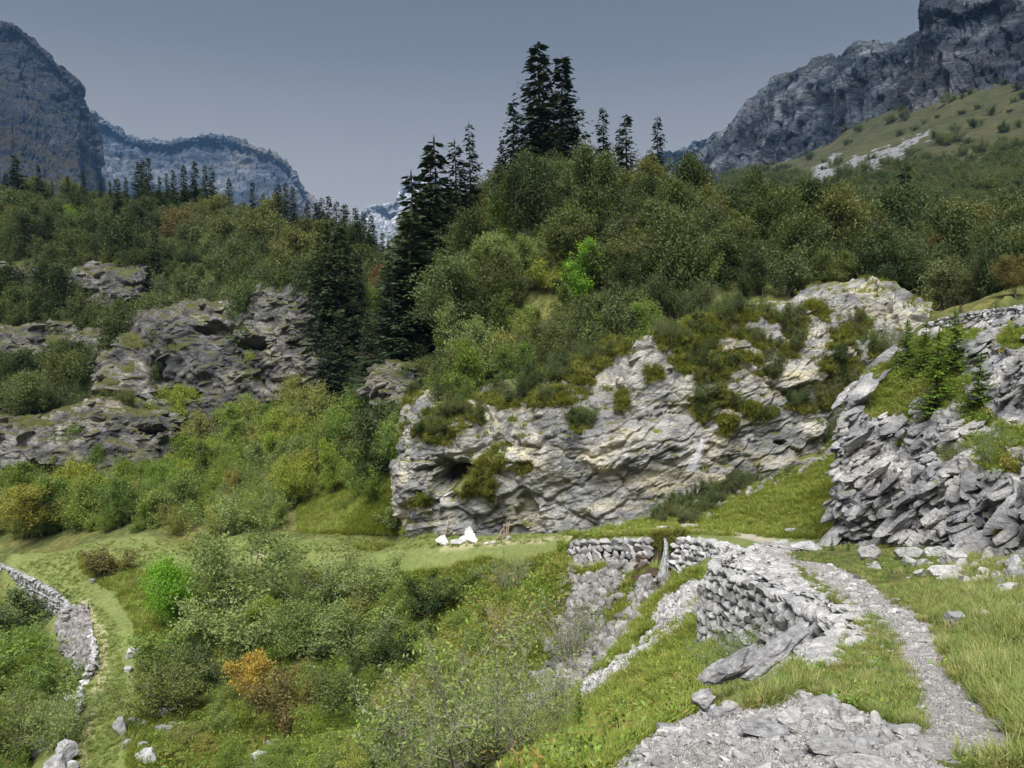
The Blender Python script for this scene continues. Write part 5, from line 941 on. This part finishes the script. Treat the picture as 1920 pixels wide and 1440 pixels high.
w = pxpts(17000, POLY['scree'], (11, 34), jt=True); n = len(w); stuff('scree', CR, w, rng.uniform(0, 6.28, (n, 3)), rng.uniform(.25, 1., n)**2*.0085*w[:, 1], rng.integers(0, 6, n), label='strip of pale broken stones running down from the retaining wall', cat='scree')
w = pxpts(9000, POLY['gully'], (24, 43), jt=True); kp = fbm(w*np.array([1, 1, 0])/2.2, 3, 66) > -.13; w = w[kp]; w = w[::2]; n = len(w); stuff('gully_stones', CD, w+np.array([0, 0, .05]), rng.uniform(0, 6.28, (n, 3)), .06+rng.uniform(.0, 1., n)**3*.50, rng.integers(0, 6, n), label='grey stones of the stream gully below the waterfall', cat='stones')
w = pxpts(2600, POLY['pave'], (5, 34)); n = len(w); stuff('paving_stones', CF, w-np.array([0, 0, .01]), rz(n, .08), rng.uniform(.3, 1., n)*.014*w[:, 1]+.02, rng.integers(0, 5, n), label='flat pale stones capping the retaining wall beside the path', cat='stones')
w = pxpts(1500, [(1300,925),(1400,890),(1580,790),(1590,840),(1480,900),(1380,940),(1330,975),(1270,985)], (40, 58)); n = len(w); stuff('gully_stones', CD, w, rng.uniform(0, 6.28, (n, 3)), rng.uniform(.2, .9, n)**2*.5, rng.integers(0, 6, n), label='stones of the small stream bed along the cliff foot', cat='stones')
w = pxpts(1500, [(1380,1050),(1560,1060),(1680,1120),(1760,1200),(1740,1300),(1660,1280),(1580,1180),(1500,1120)], (4, 24)); n = len(w); stuff('rubble', CR, w, rz(n, .3), rng.uniform(.15, 1., n)**3*.011*w[:, 1]+.005, rng.integers(0, 6, n), label='small loose stones spread along the near path and its verge', cat='rubble')
w = pxpts(500, [(1500,1150),(1600,1140),(1640,1180),(1560,1250),(1440,1290),(1430,1260)], (4, 14)); n = len(w); stuff('paving_stones', CF, w, rz(n, .1), rng.uniform(.2, 1., n)**1.5*.028*w[:, 1], rng.integers(0, 5, n), label='broken pale flagstones showing through the grass behind the tilted slabs', cat='stones')
w = pxpts(150, [(1600,1040),(1920,1040),(1960,1100),(1800,1100),(1640,1075)], (8, 28)); n = len(w); stuff('rubble', CR, w, rng.uniform(0, 6.28, (n, 3)), rng.uniform(.15, 1., n)**3*.34, rng.integers(0, 6, n), label='loose stones fallen along the foot of the outcrop', cat='rubble')
w = pxpts(700, [(1790,1080),(1960,1060),(1960,1200),(1850,1190)], (4, 20)); n = len(w); stuff('rubble', CR, w, rz(n, .4), rng.uniform(.2, 1., n)**2*.16, rng.integers(0, 6, n), label='loose stones in the grass near the right edge', cat='rubble')
w = pxpts(1600, [(105,1140),(165,1140),(178,1240),(150,1260),(115,1220)], (45, 75)); n = len(w); stuff('rubble', CD, w, rng.uniform(0, 6.28, (n, 3)), rng.uniform(.2, 1., n)**2*.55, rng.integers(0, 6, n), label='rubble spilling from the hairpin wall', cat='rubble')

BST = {k_: [mesh_np('boulder', *stone(s_, 4, planes=14, rough=.07, dims=d_), M[k_], False, {'rnd': ('FACE', np.full(len(ICO[4][1]), .5))}) for s_, d_ in ((101, (1, 1, 1)), (102, (1, 1, 1)), (103, (1, 1, 1)), (104, (1, 1, 1)))] for k_ in ('stoneP', 'stoneB', 'stoneM', 'stoneV')}
def boulder(px, py, wpx, hpx, mat, label, Y=None, rot=(0, 0, 0), deep=.8, vi=None, name='boulder', group=None):
    w = at(px, py+hpx*.45) if Y is None else P(px, py, Y)
    s_ = w[1]/F; c = P(px, py, w[1]); me = BST[mat][(int(px)+int(py)) % 4 if vi is None else vi]
    o = obj(name, me, label=label, cat='rock', group=group); o.location = c+np.array([0, wpx*s_*.2, -hpx*s_*.08]); o.rotation_euler = [R(a) for a in rot]; o.scale = (wpx*s_*.60, wpx*s_*.5*deep, hpx*s_*.66); return o
for a in [(830,1015,26,18,'stoneB','leftmost rounded white boulder beside the upper track'),(856,1016,28,13,'stoneB','low white boulder in the middle of the white heap'),(869,1012,16,13,'stoneB','small white stone between the low boulder and the pointed one'),(878,1002,16,34,'stoneB','pointed upright white boulder beside the upper track'),(886,1011,23,17,'stoneB','square white block leaning on the pointed boulder'),
 (912,1019,11,5,'stoneB','flat little white stone left of the wooden stakes'),(926,1017,12,5,'stoneB','second flat white stone, closer to the wooden stakes'),(953,1009,12,9,'stoneP','small stone heap under the wooden stakes'),
 (1515,1026,60,16,'stoneM','flat dark slab beside the bend of the near path'),(1485,995,32,11,'stoneM','flat bench like stone on the grass beyond the path'),(1628,1036,42,34,'stoneP','layered boulder at the foot of the outcrop, next to the saplings'),(1703,1037,54,26,'stoneP','long low boulder in the rusty grass under the outcrop'),(1752,1036,42,28,'stoneP','rounded boulder right of the long low one under the outcrop'),
 (1797,1046,50,36,'stoneP','tilted blocky boulder under the dark outcrop foot'),(1772,1072,66,28,'stoneP','cracked flat boulder in front of the tilted blocky one'),(1731,1055,24,14,'stoneP','small stone between the rounded and the long boulder'),(1640,1058,14,11,'stoneP','fist sized pale stone in the grass below the layered boulder'),
 (1892,1106,50,26,'stoneP','pale pointed boulder near the right edge above the grass'),(1797,1158,42,28,'stoneP','bright white topped boulder in the grass right of the path'),(1836,1152,46,18,'stoneM','grey low boulder directly behind the white topped one'),(1868,1172,50,12,'stoneP','flat stone right of the white topped boulder'),(1905,1060,40,30,'stoneM','grey boulder against the outcrop at the right edge'),
 (740,1181,22,11,'stoneP','single grey stone alone on the shrub slope'),(530,1073,24,16,'stoneP','pale stone high on the shrub slope under the upper track'),(175,1088,20,10,'stoneP','pale stone in the grass inside the bend'),(190,1078,24,9,'stoneM','grey stone in the grass inside the bend behind the pale one'),(207,986,18,6,'stoneM','flat stone on the upper track near the bend'),
 (158,1279,22,7,'stoneB','flat white slab on the edge of the lower track'),(225,1364,30,34,'stoneM','dark round boulder below the lower track'),(265,1358,26,20,'stoneP','boulder right of the dark round one'),(302,1340,42,28,'stoneP','tilted layered boulder, highest of the cluster near the lower track'),(300,1368,44,22,'stoneP','row of split stones under the tilted layered boulder'),(235,1395,30,20,'stoneP','small boulder below the dark round one'),(275,1422,56,36,'stoneP','broken boulder at the bottom left beside the lower track'),
 (480,1426,46,32,'stoneM','grey boulder at the bottom edge below the orange birch'),(508,1396,40,22,'stoneP','pale slab above the bottom edge boulder'),(548,1402,30,18,'stoneM','dark stone right of the pale slab'),(425,1438,30,18,'stoneP','stone cut by the bottom edge left of the grey boulder'),(245,1225,30,22,'stoneM','grey stones in the scrub right of the lower track'),(240,1255,20,14,'stoneM','little dark stone below the grey stones right of the lower track'),
 (655,1392,60,40,'stoneM','mossy boulder low in the shrub slope bottom') if False else (1135,1052,14,9,'stoneP','small pale stone on the grass left of the waterfall wall'),
 (95,1375,60,40,'stoneM','large grey rock on the outer edge of the lower track'),(118,1350,44,26,'stoneP','pale split rock above the large grey one on the lower track edge'),(115,1415,46,56,'stoneM','tall grey rock at the bottom left under the lower track'),(130,1310,30,16,'stoneP','stone lining the lower track below the white slab'),(70,1400,40,40,'stoneM','grey rock left of the tall one at the bottom left'),
 (1270,1098,30,18,'stoneD','grey boulder on the right bank below the waterfall') if False else (1222,1074,32,24,'stoneV','wet brown boulder directly left of the foot of the waterfall'),(1200,1066,30,22,'stoneV','dark wet boulder under the wall left of the waterfall'),(1196,1084,28,18,'stoneV','low wet stone below the dark boulder left of the waterfall'),(1232,1096,26,16,'stoneV','dark wet stone where the waterfall lands'),(1213,1046,40,20,'stoneV','dark overhung stone right under the wall beside the waterfall'),(1262,1052,24,34,'stoneV','dark mossy rock right of the waterfall'),
 (248,1352,22,18,'stoneM','upright grey stone between the dark round boulder and the layered one'),(320,1362,22,16,'stoneM','small grey stone right of the row of split stones'),(262,1400,26,18,'stoneM','grey stone above the broken boulder at the bottom left'),(300,1408,22,16,'stoneM','stone right of the broken boulder at the bottom left'),(85,1350,40,30,'stoneM','grey rock left of the pale split rock on the lower track edge'),(140,1335,26,18,'stoneP','pale stone on the lower track edge below the white slab'),(105,1440,50,40,'stoneM','rock cut by the bottom edge under the lower track'),(130,1440,30,34,'stoneP','pale rock at the bottom edge touching the lower track'),(60,1372,34,26,'stoneM','outermost grey rock below the lower track'),
 (1290,986,34,7,'stoneP','flat bridge stone on the path above the waterfall'),(1240,990,26,6,'stoneP','flat stone on the path just left of the bridge stone')]:
    if a[0] < 600 and a[1] > 1040 and a[4] == 'stoneP': a = (a[0], a[1], a[2]*.85, a[3]*.85, 'stoneM')+a[5:]
    boulder(*a)
BST['stoneS'] = [mesh_np('boulder', *stone(s_, 4, planes=9, rough=.12, dims=(1, 1, 1)), M['stoneM'], False, {'rnd': ('FACE', np.full(len(ICO[4][1]), .4))}) for s_ in (201, 204, 207, 209)]
boulder(1375, 1258, 128, 50, 'stoneS', 'big smooth tilted slab below the end of the retaining wall', Y=8.9, rot=(0, -34, 0), vi=1, deep=.5)
boulder(1462, 1226, 146, 32, 'stoneS', 'long narrow tilted slab right above the big smooth one', Y=8.9, rot=(0, -41, 0), vi=2, deep=.45)
boulder(1322, 1312, 46, 44, 'stoneS', 'rounded grey stone at the lower end of the tilted slabs', Y=5.0, rot=(0, 0, 20), vi=0)
boulder(1590, 1170, 90, 34, 'stoneP', 'white capped flat slab on the wall end', Y=10.3, vi=3); boulder(1535, 1225, 100, 26, 'stoneP', 'white flat slab nearer than the capped one', Y=8.5, vi=2); boulder(1500, 1270, 90, 22, 'stoneP', 'nearest white flat slab at the grass edge', Y=7., vi=1)
boulder(1244, 1042, 66, 86, 'stoneV', 'dark backing rock standing in for the shaded recess behind the small waterfall', Y=39.5, vi=1)  # added dark backing that stands in for the recess shade behind the fall
boulder(1330, 1100, 60, 34, 'stoneM', 'grey boulder at the far foot of the retaining wall', Y=21, rot=(0, -30, 0))
for i, (px, py, w_, h_, lb) in enumerate([(1430,1370,90,34,'broad flat rock set in the near gravel'),(1490,1355,60,46,'angular grey rock beside the broad flat one in the near gravel'),(1555,1405,100,30,'long pale rock in the near gravel, left of the grass tuft'),(1620,1395,60,24,'small pale rock right of the long one in the near gravel'),(1620,1440,110,36,'rock cut by the bottom edge in the near gravel'),(1545,1320,70,20,'weathered ledge of rock at the upper rim of the near gravel'),(1350,1340,60,18,'white crumbly rock on the rim of the gravel mound'),(1570,1365,40,18,'dark wedge stone in the near gravel'),(1700,1372,60,14,'flat rock where the gravel meets the path')]):
    boulder(px, py, w_, h_, 'stoneP' if i % 3 else 'stoneM', lb, rot=(0, rng.uniform(-10, 10), rng.uniform(-20, 20)))

# ------------------------------------------------------------------ dry stone walls
def wall(name, top, hs, size, seed, label, batter=.18, out=1, mat='stoneW'):
    rg = np.random.default_rng(seed); T = spl(ctrl(top), 200); seg = np.r_[0, np.cumsum(np.linalg.norm(np.diff(T[:, :2], axis=0), axis=1))]; L = seg[-1]; acc = Acc(); hs = np.interp(np.linspace(0, 1, 200), np.linspace(0, 1, len(hs)), hs)
    hmax = hs.max(); row = 0; z = 0.
    while z < hmax:
        ch = size*rg.uniform(.75, 1.25); s_ = -rg.uniform(0, size)
        while s_ < L:
            lw = size*rg.choice([.7, 1., 1.4, 2.1])*rg.uniform(.85, 1.2); sm_ = s_+lw/2; s_ += lw*.86
            if sm_ > L or sm_ < 0: continue
            p = np.array([np.interp(sm_, seg, T[:, k]) for k in range(3)]); k = min(int(np.searchsorted(seg, sm_)), 198); d = unit(T[k+1, :2]-T[k, :2]); nn = np.array([-d[1], d[0]])*out
            if z > np.interp(sm_, seg, hs): continue
            V, Fc = stone(int(rg.integers(1, 60))+seed*7, 3, planes=16, rough=.05, dims=(1, 1, 1)); V = V*np.array([lw*.56, size*rg.uniform(.6, .85), ch*.62]); a = math.atan2(d[1], d[0])+rg.normal()*.06; b = rg.normal()*.14
            Rm = np.array(Matrix.Rotation(a, 3, 'Z')@Matrix.Rotation(b, 3, 'Y')); V = V@Rm.T
            c = p+np.array([nn[0]*(z*batter+.10*size), nn[1]*(z*batter+.10*size), -z-ch*.30]); acc.add(V+c, Fc, np.full(len(Fc), rg.uniform(0, 1)))
        z += ch*.80
    me = acc.mesh(name, M[mat]); return obj(name, me, label=label, cat='stone wall')
wall('stone_wall', [(1556,1157,10.6),(1500,1127,12.5),(1420,1093,15),(1362,1070,17.3),(1342,1060,18.6),(1350,1048,21.5),(1384,1033,27)], [1.3, 1.6, 1.95, 2.1, 2.1, 1.7, 1.3], .26, 3, 'tall dry stone retaining wall carrying the near path')
wall('stone_wall', [(1390,1029,28),(1340,1015,33.5),(1300,1010,36.3),(1266,1008,37.6)], [1.5, 1.8, 1.7, 1.4], .34, 5, 'dark dry stone wall right of the waterfall')
wall('stone_wall', [(1226,1007,39.3),(1180,1010,40.5),(1120,1012,42),(1066,1018,43.6)], [1.5, 1.8, 1.3, .9], .40, 6, 'dry stone wall left of the waterfall with one large round stone')
wall('stone_wall', [(0,1056,74),(50,1080,69.5),(95,1105,66.5),(126,1130,64.5),(118,1150,62.5)], [1.8, 2.2, 2.4, 2.6, 2.], .45, 8, 'dry stone wall under the outer edge of the hairpin bend')
wall('stone_wall', [(150,1285,50.5),(146,1320,48),(134,1360,45.7),(126,1400,43.7),(118,1450,41.5)], [.7, 1., 1.3, 1.5, 1.5], .42, 10, 'low rough stone edging of the lower track near the bottom left corner')
wall('stone_wall', [(168,1180,59.5),(176,1215,56),(168,1245,53),(155,1270,51.5)], [1.6, 1.6, 1.4, 1.], .4, 9, 'short curved wall edge along the lower track')
wall('stone_wall', [(2180,560,23.5),(2050,568,26.5),(1950,572,29.5),(1850,582,32.5),(1790,592,34.5),(1738,606,36.5)][::-1], [.7, .8, .9, .95, 1., 1.], .24, 11, 'upper dry stone wall on top of the outcrop at the right edge', out=-1)
wall('stone_wall', [(2180,560,23.5),(2050,568,26.5),(1950,572,29.5),(1850,582,32.5),(1790,592,34.5),(1738,606,36.5)], [1, 1, .95, .9, .8, .7], .24, 12, 'upper dry stone wall on top of the outcrop at the right edge', out=1) if False else None

# ------------------------------------------------------------------ water, stakes, dead wood
t = NT('falling_water'); d1 = t.n('ShaderNodeBsdfPrincipled'); d1.inputs['Base Color'].default_value = (.75, .8, .86, 1); d1.inputs['Roughness'].default_value = .25
tr_ = t.n('ShaderNodeBsdfTransparent'); mx = t.n('ShaderNodeMixShader'); st_n = t.noise(t.mapping(scale=(14, 14, 1.2)), 1.6, 5, .7); t.l(t.f(st_n, .40, .62, .05, .8), mx.inputs[0]); t.l(tr_.outputs[0], mx.inputs[1]); t.l(d1.outputs[0], mx.inputs[2]); t.t.links.new(mx.outputs[0], t.out.inputs[0]); M['water'] = t.m
def fall(p0, p1, w0, w1, label, n=26, throw=.35, r=.016):
    acc = Acc(); rg = np.random.default_rng(5); p0 = np.array(p0); p1 = np.array(p1)
    for i in range(n):
        u = float(np.clip(rg.normal()*.5, -1.2, 1.2)); a0 = p0+np.array([u*w0+rg.normal()*.02, rg.normal()*.05, 0]); a1 = p1+np.array([u*w1+rg.normal()*.03, rg.normal()*.08-throw, 0]); tt = np.linspace(0, 1, 12)
        pts = a0+(a1-a0)*tt[:, None]; pts[:, 1] = a0[1]+(a1[1]-a0[1])*np.sqrt(tt); pts[:, 0] += np.cumsum(rg.normal(size=12)*.012); tube(acc, pts, r, r*1.6, 4)
    return obj('waterfall', acc.mesh('waterfall', M['water'], True), label=label, cat='waterfall')
fall(P(1247, 1008, 38.6), P(1240, 1078, 37.4), (.10), .22, 'small white waterfall dropping between the two stone walls', 18, .30, .005)
fall(P(1316, 822, 53.2), P(1294, 884, 52), .12, .5, 'faint veil of water on the right part of the pale cliff', 40, .15, .0032)
def pole(a, b, r, mat, label, name='wooden_stake', cat='stake', group=None, n=7, wob=.01):
    acc = Acc(); rg = np.random.default_rng(int(abs(a[0])*100) % 999); a = np.array(a); b = np.array(b); tt = np.linspace(0, 1, n)[:, None]; pts = a+(b-a)*tt; pts[1:-1] += rg.normal(size=(n-2, 3))*wob; tube(acc, pts, r, r*.7, 7)
    V = acc.V[0]; nn = len(V); k = 7; c = np.array([V[-k:].mean(0), V[:k].mean(0)]); acc.V.append(c); acc.A.append(np.full(14, .5)); f_ = [[nn-k+j, nn-k+(j+1) % k, nn, nn] for j in range(k)]+[[(j+1) % k, j, nn+1, nn+1] for j in range(k)]
    me = bpy.data.meshes.new(name); me.from_pydata(np.concatenate(acc.V).tolist(), [], acc.F[0].tolist()+[f[:3] for f in f_]); me.materials.append(M[mat]); me.polygons.foreach_set('use_smooth', [True]*len(me.polygons)); a_ = me.attributes.new('rnd', 'FLOAT', 'FACE'); me.update()
    return obj(name, me, label=label, cat=cat, group=group)
YS = at(945, 1012)[1]
for (x0, y0, x1, y1, dy, lb) in [(931, 1012, 943, 991, 0, 'stake leaning to the right at the left of the stake bundle'), (945, 1012, 945, 983, .1, 'upright brown stake in the middle of the bundle'), (949, 1012, 951, 980, .2, 'tall stake with broken top in the bundle'), (951, 1010, 955, 980, -.1, 'tallest stake leaning right in the bundle'), (942, 1020, 938, 1001, -.4, 'short forked stake in front of the bundle')]:
    pole(P(x0, y0, YS+dy), P(x1, y1, YS+dy*1.5), .055, 'wood', lb)
YC = at(836, 1008)[1]-.3; pole(P(834, 1008, YC), P(843, 968, YC+.5), .05, 'wood', 'thin pole leaning against the foot of the cliff')
w = at(946, 1056); pole(w, P(944, 1020, w[1]), .035, 'bark', 'thin dead stem standing on the grass below the stakes', 'dead_stem', 'dead stem')
w = at(1025, 1308); w2 = at(1068, 1297); pole(w+np.array([0, 0, .12]), w2+np.array([0, 0, .25]), .05, 'bark', 'bleached fallen branch on the grass left of the scree', 'fallen_branch', 'branch', n=9, wob=.06)

# ------------------------------------------------------------------ haze box (sky stays outside)
if HAZE:
    obj('haze', boxmesh('haze', (-2600, -60, -460), (2600, 3900, 640), M['haze']), kind='stuff', label='thin blue air between the mountains')
